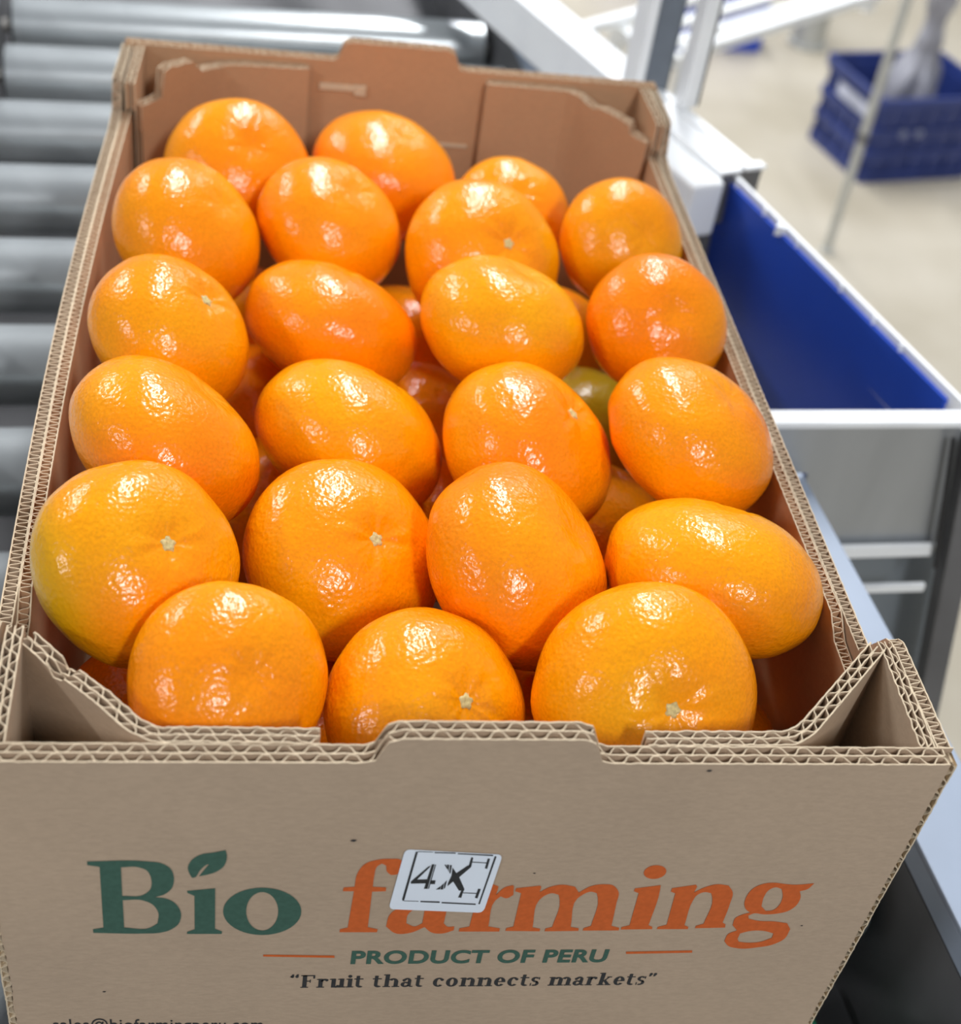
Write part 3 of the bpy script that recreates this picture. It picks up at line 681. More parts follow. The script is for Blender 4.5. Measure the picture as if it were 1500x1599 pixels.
# ------------------------------------------------------------------ printing on the front panel
PRINT = {"green":[[[[-118.31,-47.8],[-114.73,-47.73],[-111.13,-47.55],[-107.54,-47.43],[-103.95,-47.54],[-100.37,-48.04],[-99.46,-48.19],[-98.54,-48.31],[-97.63,-48.47],[-96.74,-48.75],[-95.9,-49.23],[-95.35,-49.66],[-94.79,-50.15],[-94.25,-50.71],[-93.77,-51.36],[-93.37,-52.11],[-93.06,-52.99],[-92.81,-54.0],[-92.63,-55.09],[-92.52,-56.21],[-92.47,-57.3],[-92.49,-58.36],[-92.57,-59.46],[-92.71,-60.55],[-92.92,-61.6],[-93.21,-62.54],[-93.52,-63.28],[-93.9,-63.97],[-94.33,-64.6],[-94.78,-65.18],[-95.24,-65.69],[-95.86,-66.22],[-96.52,-66.61],[-97.2,-66.91],[-97.9,-67.2],[-98.58,-67.52],[-97.85,-67.67],[-97.11,-67.77],[-96.37,-67.89],[-95.65,-68.1],[-94.96,-68.44],[-94.32,-68.87],[-93.68,-69.39],[-93.06,-69.99],[-92.5,-70.7],[-92.01,-71.51],[-91.58,-72.44],[-91.2,-73.51],[-90.88,-74.66],[-90.65,-75.85],[-90.53,-77.03],[-90.52,-78.14],[-90.6,-79.31],[-90.76,-80.48],[-90.98,-81.6],[-91.27,-82.59],[-91.67,-83.5],[-92.16,-84.32],[-92.72,-85.06],[-93.32,-85.71],[-93.91,-86.28],[-94.62,-86.84],[-95.37,-87.27],[-96.14,-87.59],[-96.92,-87.85],[-97.69,-88.07],[-98.57,-88.24],[-99.46,-88.32],[-100.35,-88.33],[-101.24,-88.31],[-102.12,-88.32],[-105.41,-88.33],[-108.68,-88.17],[-111.94,-87.93],[-115.19,-87.67],[-118.43,-87.46],[-118.46,-85.33],[-115.13,-84.42],[-114.72,-50.77],[-118.29,-49.81]],[[-108.35,-51.09],[-107.27,-51.02],[-106.19,-50.89],[-105.11,-50.79],[-104.05,-50.84],[-103.03,-51.17],[-102.49,-51.44],[-101.94,-51.74],[-101.41,-52.11],[-100.92,-52.57],[-100.51,-53.14],[-100.13,-53.96],[-99.82,-54.96],[-99.59,-56.06],[-99.43,-57.21],[-99.34,-58.33],[-99.32,-59.27],[-99.35,-60.25],[-99.43,-61.23],[-99.57,-62.16],[-99.79,-63.0],[-100.09,-63.7],[-100.48,-64.35],[-100.92,-64.92],[-101.38,-65.44],[-101.83,-65.91],[-103.06,-66.69],[-104.39,-66.91],[-105.78,-66.8],[-107.18,-66.62],[-108.55,-66.6]],[[-108.51,-68.98],[-107.25,-68.93],[-105.97,-68.8],[-104.7,-68.71],[-103.45,-68.8],[-102.26,-69.23],[-101.6,-69.61],[-100.93,-70.05],[-100.28,-70.57],[-99.67,-71.19],[-99.15,-71.95],[-98.73,-72.77],[-98.34,-73.7],[-98.01,-74.72],[-97.75,-75.78],[-97.59,-76.86],[-97.56,-77.91],[-97.63,-79.01],[-97.77,-80.14],[-97.92,-81.28],[-98.05,-82.41],[-98.5,-82.91],[-98.95,-83.44],[-99.41,-83.95],[-99.87,-84.43],[-100.34,-84.84],[-101.9,-85.58],[-103.55,-85.63],[-105.25,-85.29],[-106.95,-84.85],[-108.63,-84.61]]],[[[-88.47,-64.17],[-79.77,-62.92],[-79.73,-86.19],[-77.44,-87.78],[-77.57,-89.3],[-88.74,-88.97],[-88.66,-87.7],[-86.25,-86.25],[-86.23,-67.07],[-88.41,-65.35]]],[[[-86.9,-57.16],[-87.06,-56.7],[-87.23,-56.24],[-87.39,-55.78],[-87.54,-55.31],[-87.67,-54.83],[-87.82,-54.21],[-87.96,-53.56],[-88.08,-52.9],[-88.15,-52.25],[-88.17,-51.62],[-88.09,-50.78],[-87.91,-49.94],[-87.65,-49.12],[-87.35,-48.35],[-87.04,-47.66],[-86.58,-46.88],[-86.05,-46.2],[-85.46,-45.61],[-84.86,-45.1],[-84.25,-44.67],[-83.51,-44.28],[-82.74,-44.05],[-81.95,-43.9],[-81.16,-43.78],[-80.38,-43.59],[-79.64,-43.37],[-78.9,-43.13],[-78.17,-42.89],[-77.43,-42.65],[-76.7,-42.41],[-76.61,-43.04],[-76.5,-43.66],[-76.4,-44.29],[-76.32,-44.92],[-76.28,-45.55],[-76.3,-46.6],[-76.39,-47.68],[-76.56,-48.74],[-76.79,-49.74],[-77.08,-50.64],[-77.47,-51.48],[-77.96,-52.24],[-78.51,-52.91],[-79.09,-53.51],[-79.68,-54.04],[-80.2,-54.43],[-80.75,-54.76],[-81.3,-55.03],[-81.87,-55.27],[-82.43,-55.5],[-82.9,-55.68],[-83.37,-55.83],[-83.85,-55.98],[-84.32,-56.12],[-84.8,-56.27],[-81.66,-49.66],[-81.81,-49.75],[-81.97,-49.83],[-82.13,-49.91],[-82.29,-50.0],[-82.44,-50.1],[-82.93,-50.57],[-83.39,-51.18],[-83.81,-51.88],[-84.21,-52.63],[-84.59,-53.39],[-84.86,-54.06],[-85.09,-54.82],[-85.31,-55.58],[-85.58,-56.24],[-85.92,-56.71],[-86.1,-56.84],[-86.29,-56.94],[-86.5,-57.01],[-86.7,-57.08]]],[[[-52.07,-76.63],[-52.13,-78.79],[-52.5,-80.91],[-53.18,-82.92],[-54.15,-84.78],[-55.39,-86.43],[-56.87,-87.84],[-58.54,-88.96],[-60.38,-89.76],[-62.32,-90.23],[-64.32,-90.34],[-66.33,-90.11],[-68.29,-89.52],[-70.16,-88.62],[-71.88,-87.4],[-73.41,-85.92],[-74.72,-84.21],[-75.77,-82.31],[-76.55,-80.28],[-77.02,-78.16],[-77.2,-76.01],[-77.06,-73.88],[-76.63,-71.83],[-75.9,-69.89],[-74.91,-68.12],[-73.68,-66.55],[-72.23,-65.23],[-70.6,-64.18],[-68.84,-63.42],[-66.97,-62.97],[-65.05,-62.85],[-63.12,-63.05],[-61.22,-63.57],[-59.4,-64.4],[-57.7,-65.52],[-56.16,-66.92],[-54.82,-68.55],[-53.72,-70.38],[-52.88,-72.37],[-52.32,-74.47]],[[-59.54,-76.44],[-59.54,-78.19],[-59.67,-79.91],[-59.93,-81.54],[-60.31,-83.05],[-60.79,-84.39],[-61.38,-85.54],[-62.05,-86.46],[-62.79,-87.13],[-63.58,-87.53],[-64.39,-87.65],[-65.22,-87.48],[-66.02,-87.04],[-66.8,-86.32],[-67.52,-85.37],[-68.16,-84.19],[-68.72,-82.82],[-69.17,-81.29],[-69.51,-79.65],[-69.74,-77.94],[-69.83,-76.19],[-69.8,-74.46],[-69.65,-72.78],[-69.37,-71.19],[-68.99,-69.74],[-68.5,-68.45],[-67.91,-67.36],[-67.26,-66.48],[-66.54,-65.85],[-65.78,-65.47],[-64.99,-65.35],[-64.19,-65.5],[-63.4,-65.91],[-62.65,-66.58],[-61.94,-67.48],[-61.3,-68.61],[-60.74,-69.92],[-60.27,-71.4],[-59.9,-73.01],[-59.66,-74.7]]]],"orange":[[[[-38.81,-89.42],[-38.78,-87.61],[-36.29,-86.66],[-35.71,-65.46],[-39.3,-65.39],[-39.1,-63.23],[-35.68,-62.93],[-35.65,-61.5],[-35.64,-60.05],[-35.62,-58.61],[-35.54,-57.23],[-35.36,-55.92],[-35.11,-54.75],[-34.79,-53.61],[-34.42,-52.52],[-33.99,-51.54],[-33.5,-50.69],[-32.81,-49.87],[-32.0,-49.24],[-31.12,-48.77],[-30.22,-48.4],[-29.32,-48.09],[-28.54,-47.88],[-27.74,-47.74],[-26.93,-47.66],[-26.11,-47.65],[-25.29,-47.69],[-24.61,-47.69],[-23.91,-47.66],[-23.21,-47.7],[-22.55,-47.92],[-21.97,-48.42],[-21.76,-48.74],[-21.56,-49.1],[-21.36,-49.5],[-21.17,-49.9],[-20.98,-50.29],[-21.03,-51.0],[-21.07,-51.73],[-21.12,-52.46],[-21.2,-53.15],[-21.33,-53.79],[-21.5,-54.34],[-21.71,-54.87],[-21.94,-55.37],[-22.2,-55.8],[-22.49,-56.13],[-22.84,-56.36],[-23.24,-56.46],[-23.67,-56.5],[-24.1,-56.52],[-24.51,-56.57],[-24.81,-56.2],[-25.11,-55.85],[-25.41,-55.48],[-25.69,-55.1],[-25.91,-54.66],[-26.1,-54.08],[-26.22,-53.43],[-26.3,-52.74],[-26.37,-52.05],[-26.47,-51.38],[-27.92,-50.19],[-28.22,-50.52],[-28.53,-50.83],[-28.84,-51.15],[-29.11,-51.51],[-29.34,-51.92],[-29.6,-52.78],[-29.73,-53.8],[-29.77,-54.92],[-29.78,-56.07],[-29.81,-57.19],[-29.84,-58.34],[-29.85,-59.51],[-29.84,-60.68],[-29.83,-61.86],[-29.82,-63.04],[-25.43,-63.49],[-25.38,-65.67],[-29.81,-65.82],[-29.6,-86.59],[-26.21,-87.98],[-26.27,-89.79]]],[[[-23.51,-86.37],[-23.44,-84.99],[-23.41,-83.57],[-23.35,-82.17],[-23.24,-80.86],[-23.02,-79.68],[-22.44,-78.2],[-21.65,-76.96],[-20.71,-75.92],[-19.71,-74.99],[-18.74,-74.13],[-17.42,-73.13],[-16.02,-72.38],[-14.57,-71.77],[-13.11,-71.2],[-11.68,-70.56],[-11.54,-66.87],[-13.4,-64.08],[-15.99,-64.4],[-16.15,-68.06],[-16.72,-68.32],[-17.29,-68.65],[-17.85,-68.94],[-18.42,-69.12],[-19.0,-69.1],[-19.49,-68.89],[-19.99,-68.53],[-20.49,-68.09],[-20.99,-67.63],[-21.49,-67.21],[-20.81,-63.22],[-19.8,-62.81],[-18.81,-62.37],[-17.81,-61.95],[-16.8,-61.58],[-15.78,-61.32],[-14.55,-61.1],[-13.29,-60.95],[-12.03,-60.91],[-10.75,-61.06],[-9.49,-61.44],[-8.58,-61.9],[-7.67,-62.52],[-6.76,-63.21],[-5.84,-63.93],[-4.93,-64.61],[-4.8,-65.64],[-4.67,-66.68],[-4.55,-67.71],[-4.43,-68.75],[-4.33,-69.79],[-4.15,-72.8],[-4.1,-75.81],[-4.13,-78.84],[-4.19,-81.89],[-4.2,-84.97],[-3.94,-85.39],[-3.68,-85.83],[-3.42,-86.26],[-3.16,-86.65],[-2.88,-86.95],[-2.41,-87.22],[-1.91,-87.26],[-1.4,-87.18],[-0.88,-87.07],[-0.37,-87.02],[-0.31,-89.37],[-1.04,-89.79],[-1.78,-90.26],[-2.51,-90.7],[-3.26,-91.05],[-4.04,-91.23],[-4.81,-91.28],[-5.61,-91.25],[-6.41,-91.11],[-7.21,-90.81],[-7.97,-90.33],[-8.49,-89.82],[-8.99,-89.2],[-9.49,-88.51],[-9.98,-87.8],[-10.48,-87.13],[-11.38,-87.86],[-12.26,-88.65],[-13.15,-89.41],[-14.07,-90.06],[-15.03,-90.51],[-16.08,-90.84],[-17.19,-91.07],[-18.31,-91.13],[-19.42,-90.92],[-20.47,-90.35],[-21.1,-89.75],[-21.71,-88.97],[-22.31,-88.1],[-22.91,-87.21]],[[-16.89,-84.62],[-16.92,-83.64],[-16.98,-82.63],[-17.02,-81.63],[-17.02,-80.69],[-16.92,-79.83],[-16.66,-78.91],[-16.29,-78.08],[-15.83,-77.34],[-15.34,-76.68],[-14.83,-76.1],[-14.23,-75.57],[-13.57,-75.19],[-12.88,-74.89],[-12.18,-74.61],[-11.5,-74.29],[-11.48,-84.77],[-11.94,-85.2],[-12.38,-85.68],[-12.83,-86.14],[-13.3,-86.49],[-13.78,-86.64],[-14.37,-86.53],[-14.99,-86.16],[-15.63,-85.64],[-16.26,-85.1]]],[[[1.55,-90.21],[1.53,-88.25],[4.8,-87.17],[5.19,-69.06],[2.88,-67.71],[3.02,-65.5],[4.57,-64.71],[6.12,-63.62],[7.66,-62.68],[9.22,-62.35],[10.79,-63.09],[10.94,-63.22],[11.09,-63.37],[11.24,-63.53],[11.39,-63.68],[11.53,-63.83],[11.35,-68.63],[11.78,-67.7],[12.19,-66.72],[12.61,-65.77],[13.08,-64.92],[13.62,-64.24],[14.07,-63.89],[14.57,-63.63],[15.08,-63.42],[15.61,-63.23],[16.12,-63.0],[16.63,-63.56],[17.18,-68.76],[16.77,-69.18],[16.37,-69.66],[15.96,-70.12],[15.54,-70.45],[15.07,-70.58],[14.67,-70.49],[14.26,-70.28],[13.82,-69.99],[13.39,-69.68],[12.96,-69.41],[12.66,-69.92],[12.35,-70.42],[12.04,-70.92],[11.75,-71.44],[11.49,-72.0],[10.91,-74.48],[10.81,-77.45],[10.97,-80.72],[11.21,-84.09],[11.31,-87.35],[15.46,-88.65],[15.52,-90.62]]],[[[17.58,-90.26],[17.7,-88.52],[19.99,-87.64],[19.69,-67.73],[17.46,-66.55],[17.56,-64.79],[25.39,-63.44],[25.86,-64.07],[25.85,-67.22],[26.38,-66.65],[26.89,-66.06],[27.41,-65.48],[27.94,-64.95],[28.5,-64.5],[29.34,-63.99],[30.22,-63.58],[31.14,-63.29],[32.08,-63.12],[33.04,-63.08],[33.87,-63.18],[34.72,-63.4],[35.58,-63.7],[36.45,-64.01],[37.31,-64.29],[39.19,-67.75],[39.9,-66.95],[40.6,-66.11],[41.3,-65.3],[42.03,-64.58],[42.82,-64.02],[43.54,-63.66],[44.31,-63.39],[45.1,-63.2],[45.91,-63.09],[46.73,-63.08],[47.5,-63.1],[48.31,-63.14],[49.13,-63.28],[49.92,-63.6],[50.66,-64.17],[51.15,-64.73],[51.64,-65.41],[52.11,-66.17],[52.54,-66.97],[52.88,-67.77],[53.2,-68.97],[53.33,-70.25],[53.36,-71.58],[53.36,-72.91],[53.42,-74.23],[53.63,-76.99],[53.83,-79.76],[54.03,-82.55],[54.23,-85.37],[54.43,-88.2],[57.47,-89.51],[57.57,-91.15],[44.76,-90.91],[44.85,-89.29],[47.15,-88.0],[47.13,-84.64],[47.23,-81.33],[47.26,-78.04],[47.07,-74.76],[46.47,-71.49],[46.29,-70.84],[46.09,-70.19],[45.89,-69.55],[45.68,-68.9],[45.48,-68.26],[45.07,-68.05],[44.65,-67.81],[44.23,-67.59],[43.82,-67.42],[43.44,-67.32],[42.76,-67.39],[42.13,-67.71],[41.53,-68.2],[40.98,-68.8],[40.47,-69.43],[40.21,-69.77],[39.97,-70.13],[39.74,-70.52],[39.52,-70.92],[39.32,-71.33],[38.72,-73.98],[38.78,-77.28],[39.22,-80.97],[39.75,-84.8],[40.1,-88.48],[43.1,-89.37],[43.24,-91.01],[31.35,-90.93],[31.44,-89.18],[33.58,-88.29],[33.69,-85.09],[33.91,-81.93],[34.07,-78.79],[34.01,-75.65],[33.55,-72.49],[33.37,-71.77],[33.18,-71.05],[32.97,-70.32],[32.76,-69.6],[32.56,-68.88],[32.08,-68.67],[31.59,-68.42],[31.1,-68.18],[30.63,-68.01],[30.18,-67.94],[29.59,-68.05],[29.01,-68.32],[28.48,-68.73],[27.98,-69.23],[27.53,-69.8],[27.24,-70.23],[26.98,-70.71],[26.73,-71.24],[26.51,-71.78],[26.31,-72.33],[25.81,-74.96],[25.83,-78.07],[26.13,-81.47],[26.51,-84.97],[26.75,-88.37],[29.55,-89.26],[29.58,-90.88]]],[[[66.62,-55.52],[66.79,-56.33],[66.79,-57.15],[66.62,-57.94],[66.29,-58.65],[65.82,-59.27],[65.22,-59.76],[64.52,-60.1],[63.75,-60.28],[62.95,-60.28],[62.15,-60.12],[61.39,-59.78],[60.69,-59.3],[60.1,-58.69],[59.64,-57.98],[59.32,-57.2],[59.16,-56.38],[59.17,-55.57],[59.35,-54.79],[59.68,-54.08],[60.16,-53.48],[60.75,-52.99],[61.44,-52.66],[62.2,-52.48],[63.0,-52.48],[63.79,-52.64],[64.55,-52.96],[65.24,-53.44],[65.83,-54.04],[66.3,-54.74]]],[[[58.24,-90.62],[58.17,-89.12],[60.81,-87.97],[59.97,-68.56],[58.06,-67.36],[58.09,-65.7],[66.6,-63.96],[66.68,-64.52],[66.76,-65.08],[66.84,-65.65],[66.92,-66.21],[67.0,-66.77],[67.4,-71.06],[67.56,-75.3],[67.57,-79.54],[67.56,-83.81],[67.61,-88.16],[69.26,-89.3],[69.4,-90.67]]],[[[71.14,-90.72],[71.23,-89.35],[74.07,-88.07],[72.81,-68.95],[71.04,-67.88],[70.95,-65.83],[78.87,-63.93],[79.53,-65.1],[79.21,-68.56],[79.82,-67.93],[80.42,-67.28],[81.03,-66.64],[81.65,-66.05],[82.3,-65.53],[83.07,-65.03],[83.87,-64.58],[84.7,-64.21],[85.57,-63.94],[86.47,-63.82],[87.24,-63.86],[88.04,-64.01],[88.86,-64.23],[89.69,-64.46],[90.51,-64.66],[91.01,-65.44],[91.54,-66.21],[92.05,-66.98],[92.52,-67.77],[92.91,-68.58],[93.33,-69.96],[93.55,-71.4],[93.64,-72.87],[93.69,-74.35],[93.77,-75.81],[93.92,-78.11],[94.0,-80.39],[94.04,-82.67],[94.06,-84.95],[94.11,-87.26],[95.43,-88.39],[95.8,-90.46],[84.87,-90.56],[84.91,-89.05],[87.35,-87.75],[87.36,-84.64],[87.49,-81.58],[87.56,-78.52],[87.36,-75.46],[86.68,-72.36],[86.46,-71.71],[86.23,-71.05],[85.98,-70.39],[85.73,-69.73],[85.48,-69.08],[84.97,-68.91],[84.46,-68.71],[83.95,-68.53],[83.46,-68.4],[83.0,-68.38],[82.39,-68.54],[81.8,-68.87],[81.28,-69.35],[80.83,-69.95],[80.48,-70.66],[80.34,-71.16],[80.23,-71.72],[80.15,-72.31],[80.08,-72.92],[80.02,-73.53],[79.85,-76.27],[79.93,-79.22],[80.16,-82.29],[80.42,-85.42],[80.61,-88.52],[82.29,-89.67],[82.38,-91.04]]],[[[99.22,-76.6],[98.91,-75.54],[98.72,-74.44],[98.62,-73.35],[98.58,-72.3],[98.59,-71.31],[98.65,-70.29],[98.79,-69.31],[98.98,-68.38],[99.24,-67.53],[99.55,-66.77],[100.01,-65.96],[100.58,-65.28],[101.22,-64.71],[101.91,-64.25],[102.62,-63.86],[103.3,-63.6],[104.03,-63.42],[104.78,-63.32],[105.55,-63.28],[106.33,-63.29],[107.13,-63.37],[107.95,-63.54],[108.79,-63.75],[109.63,-63.96],[110.46,-64.14],[111.03,-64.24],[111.6,-64.34],[112.18,-64.43],[112.74,-64.51],[113.31,-64.58],[114.83,-64.62],[116.32,-64.52],[117.78,-64.33],[119.23,-64.11],[120.7,-63.94],[120.45,-64.64],[120.22,-65.38],[119.98,-66.1],[119.71,-66.75],[119.35,-67.29],[118.94,-67.66],[118.45,-67.92],[117.94,-68.13],[117.41,-68.32],[116.9,-68.55],[117.16,-69.18],[117.44,-69.82],[117.71,-70.46],[117.96,-71.1],[118.15,-71.72],[118.35,-72.7],[118.45,-73.68],[118.47,-74.63],[118.43,-75.54],[118.33,-76.38],[118.15,-77.27],[117.86,-78.09],[117.49,-78.83],[117.08,-79.5],[116.63,-80.1],[115.94,-80.77],[115.14,-81.27],[114.27,-81.63],[113.36,-81.92],[112.44,-82.16],[111.55,-82.34],[110.63,-82.45],[109.68,-82.5],[108.72,-82.5],[107.75,-82.44],[106.99,-82.31],[106.2,-82.07],[105.42,-81.84],[104.68,-81.72],[104.01,-81.81],[103.65,-81.99],[103.32,-82.24],[103.01,-82.53],[102.7,-82.84],[102.38,-83.12],[103.05,-85.04],[103.73,-85.31],[104.41,-85.6],[105.09,-85.88],[105.76,-86.13],[106.43,-86.36],[107.78,-86.66],[109.09,-86.79],[110.4,-86.84],[111.7,-86.91],[113.03,-87.08],[114.03,-87.29],[115.03,-87.53],[116.03,-87.8],[117.04,-88.06],[118.05,-88.32],[120.28,-92.13],[120.28,-93.28],[120.31,-94.48],[120.32,-95.65],[120.27,-96.76],[120.11,-97.75],[119.73,-98.79],[119.19,-99.66],[118.55,-100.4],[117.84,-101.04],[117.13,-101.64],[116.08,-102.34],[114.92,-102.85],[113.69,-103.21],[112.43,-103.49],[111.17,-103.73],[109.78,-104.02],[108.36,-104.28],[106.92,-104.43],[105.44,-104.39],[103.91,-104.07],[103.08,-103.83],[102.23,-103.59],[101.37,-103.27],[100.54,-102.78],[99.74,-102.07],[99.34,-101.57],[98.94,-101.0],[98.56,-100.39],[98.17,-99.77],[97.78,-99.17],[97.79,-98.3],[97.76,-97.39],[97.75,-96.5],[97.79,-95.68],[97.91,-94.96],[98.27,-94.2],[98.81,-93.66],[99.44,-93.24],[100.09,-92.85],[100.69,-92.4],[98.21,-89.01],[98.13,-88.16],[98.02,-87.27],[97.92,-86.4],[97.88,-85.6],[97.94,-84.91],[98.15,-84.29],[98.47,-83.79],[98.87,-83.37],[99.3,-83.0],[99.72,-82.65],[100.23,-82.27],[100.78,-81.98],[101.36,-81.73],[101.94,-81.49],[102.51,-81.23],[102.11,-80.86],[101.7,-80.51],[101.3,-80.14],[100.92,-79.75],[100.57,-79.3],[100.26,-78.82],[99.96,-78.29],[99.69,-77.73],[99.44,-77.16]],[[105.57,-77.42],[105.42,-76.33],[105.24,-75.24],[105.07,-74.15],[104.95,-73.1],[104.9,-72.1],[104.91,-71.08],[104.97,-70.06],[105.09,-69.1],[105.29,-68.24],[105.58,-67.54],[105.9,-67.05],[106.29,-66.63],[106.73,-66.29],[107.21,-66.08],[107.73,-66.02],[108.14,-66.12],[108.59,-66.32],[109.05,-66.58],[109.52,-66.86],[109.98,-67.1],[110.29,-67.87],[110.62,-68.63],[110.94,-69.4],[111.23,-70.17],[111.46,-70.92],[111.72,-72.02],[111.89,-73.14],[111.99,-74.23],[112.01,-75.27],[111.95,-76.23],[111.82,-77.09],[111.62,-77.92],[111.35,-78.67],[111.0,-79.32],[110.59,-79.81],[110.15,-80.09],[109.64,-80.23],[109.09,-80.29],[108.53,-80.34],[107.98,-80.42]],[[102.3,-97.9],[102.34,-94.4],[102.88,-94.12],[103.41,-93.83],[103.94,-93.54],[104.49,-93.29],[105.05,-93.08],[106.25,-92.81],[107.51,-92.68],[108.82,-92.71],[110.17,-92.9],[111.54,-93.27],[112.18,-93.51],[112.83,-93.81],[113.48,-94.13],[114.14,-94.45],[114.79,-94.77],[115.02,-97.59],[114.37,-98.08],[113.74,-98.59],[113.1,-99.09],[112.44,-99.54],[111.75,-99.9],[110.73,-100.24],[109.65,-100.45],[108.52,-100.55],[107.37,-100.54],[106.2,-100.43],[105.62,-100.34],[105.04,-100.21],[104.45,-100.06],[103.86,-99.91],[103.27,-99.77]]],[[[-63.65,-102.42],[-39.64,-103.86],[-39.56,-105.28],[-63.61,-103.62]]],[[[63.06,-104.95],[87.3,-104.93],[87.65,-106.42],[63.37,-106.42]]]],"sticker":{"outline":[[-21.49,-45.28],[-21.37,-44.37],[-21.17,-43.64],[-20.87,-43.08],[-20.48,-42.71],[-19.99,-42.51],[-19.42,-42.48],[8.44,-45.38],[9.02,-45.53],[9.48,-45.83],[9.83,-46.28],[10.06,-46.9],[10.17,-47.66],[10.17,-48.59],[8.59,-75.44],[8.47,-76.43],[8.26,-77.24],[7.94,-77.85],[7.53,-78.27],[7.01,-78.5],[6.4,-78.53],[-21.71,-75.89],[-22.3,-75.75],[-22.76,-75.43],[-23.11,-74.94],[-23.33,-74.28],[-23.44,-73.44],[-23.42,-72.44]],"ink":[[[[-17.82,-43.58],[-17.09,-43.49],[-18.92,-70.46],[-19.35,-71.1],[-19.68,-69.9]]],[[[7.8,-46.27],[8.43,-46.48],[6.5,-73.49],[6.0,-73.32]]],[[[-17.1,-43.34],[-12.29,-43.69],[-12.26,-44.0],[-17.06,-43.74]]],[[[-11.83,-43.8],[-5.04,-44.18],[-4.96,-44.79],[-11.76,-44.41]]],[[[-4.31,-44.49],[7.24,-45.55],[7.19,-46.26],[-4.23,-45.1]]],[[[-18.99,-70.73],[-14.15,-71.11],[-14.11,-71.44],[-18.95,-71.11]]],[[[-13.53,-71.01],[-7.1,-71.48],[-7.0,-72.36],[-13.46,-71.78]]],[[[-6.44,-71.83],[5.18,-73.08],[5.12,-73.85],[-6.35,-72.6]]],[[[-17.81,-60.57],[-17.68,-59.68],[-13.08,-51.78],[-12.25,-51.02],[-12.5,-52.15],[-15.85,-58.77],[-12.65,-58.72],[-12.53,-61.04],[-17.6,-61.11]]],[[[-11.96,-50.41],[-11.11,-50.42],[-11.93,-64.14],[-13.1,-64.12]]],[[[-10.92,-50.53],[-10.6,-50.63],[-11.43,-64.15],[-11.74,-64.14]]],[[[-11.37,-59.26],[-9.76,-59.4],[-9.81,-61.51],[-11.5,-61.48]]],[[[-7.9,-50.67],[-7.39,-50.68],[-6.68,-52.65],[-6.73,-53.27]]],[[[-7.14,-50.68],[-6.34,-50.8],[-6.01,-54.74],[-6.43,-53.69]]],[[[-6.09,-50.9],[-5.44,-51.02],[-5.33,-55.8],[-5.78,-55.16]]],[[[-9.19,-64.62],[-7.7,-62.51],[-7.72,-64.54]]],[[[-7.59,-62.35],[-6.88,-61.04],[-6.79,-64.56],[-7.59,-64.6]]],[[[-6.72,-60.77],[-6.03,-59.36],[-6.2,-63.71],[-6.63,-64.35]]],[[[-5.08,-52.26],[-3.48,-55.41],[-0.24,-51.19],[0.81,-51.52],[0.82,-52.35],[-2.28,-57.73],[0.27,-64.48],[0.22,-65.56],[-1.49,-65.31],[-3.97,-60.14],[-5.51,-62.77],[-5.58,-61.06],[-4.91,-56.85]]],[[[0.26,-46.73],[0.95,-46.95],[0.93,-51.99],[0.02,-51.61]]],[[[0.87,-49.15],[5.83,-49.73],[5.83,-50.2],[0.88,-49.66]]],[[[5.71,-47.47],[6.47,-47.68],[6.3,-53.26],[5.46,-52.94]]],[[[-0.68,-65.32],[0.09,-65.56],[-0.16,-69.56],[-1.26,-69.32]]],[[[-0.05,-66.42],[4.69,-66.89],[4.69,-67.38],[-0.06,-66.85]]],[[[4.8,-64.36],[5.71,-64.59],[5.29,-70.01],[4.36,-69.66]]]]},"product":[[-33.83,-109.17],[56.84,-111.25],[-33.08,-101.06]],"slogan":[[-54.0,-124.26],[78.61,-127.75],[-48.61,-116.05]],"mail":[[-135.07,-148.6],[-62.52,-152.55],[-133.36,-142.51]],"specks":[[-37.71,-37.91],[-116.69,-124.05],[22.36,-56.39],[-53.62,-117.1],[124.0,-90.1],[68.48,-2.97]]}
def poly_faces(mb, loops, y, mi=0):
    loops3 = [[Vector((a, b, 0)) for a, b in lp] for lp in loops]
    tri = tessellate_polygon(loops3)
    flat = [v for lp in loops3 for v in lp]
    mb.add([(v.x, y, v.y) for v in flat], [tuple(t) for t in tri], mi)
def flat_mesh(name, shapes, y, mat, parent):
    mb = MB()
    for lp in shapes: poly_faces(mb, lp, y)
    return off(mb).build(name, mat, parent, recalc=False)
INK_Y = -0.42
flat_mesh('green_lettering', PRINT['green'], INK_Y, M['ink_green'], front)
flat_mesh('orange_lettering', PRINT['orange'], INK_Y, M['ink_orange'], front)
for (a, b), r in zip(PRINT['specks'], (1.0, 0.6, 0.45, 0.5, 0.45, 0.9)):
    mb = MB()
    poly_faces(mb, [[(a + r * math.cos(t * .7) * (1.2 if t % 2 else .8), b + .6 * r * math.sin(t * .7)) for t in range(9)]], INK_Y)
    off(mb).build('dark_speck', M['ink_black'], front, recalc=False)
stk = flat_mesh('sticker', [[PRINT['sticker']['outline']]], -0.62, M['sticker'], carton)
stk['label'] = 'white size sticker reading 4X'
flat_mesh('sticker_print', PRINT['sticker']['ink'], -0.70, M['ink_black'], stk)

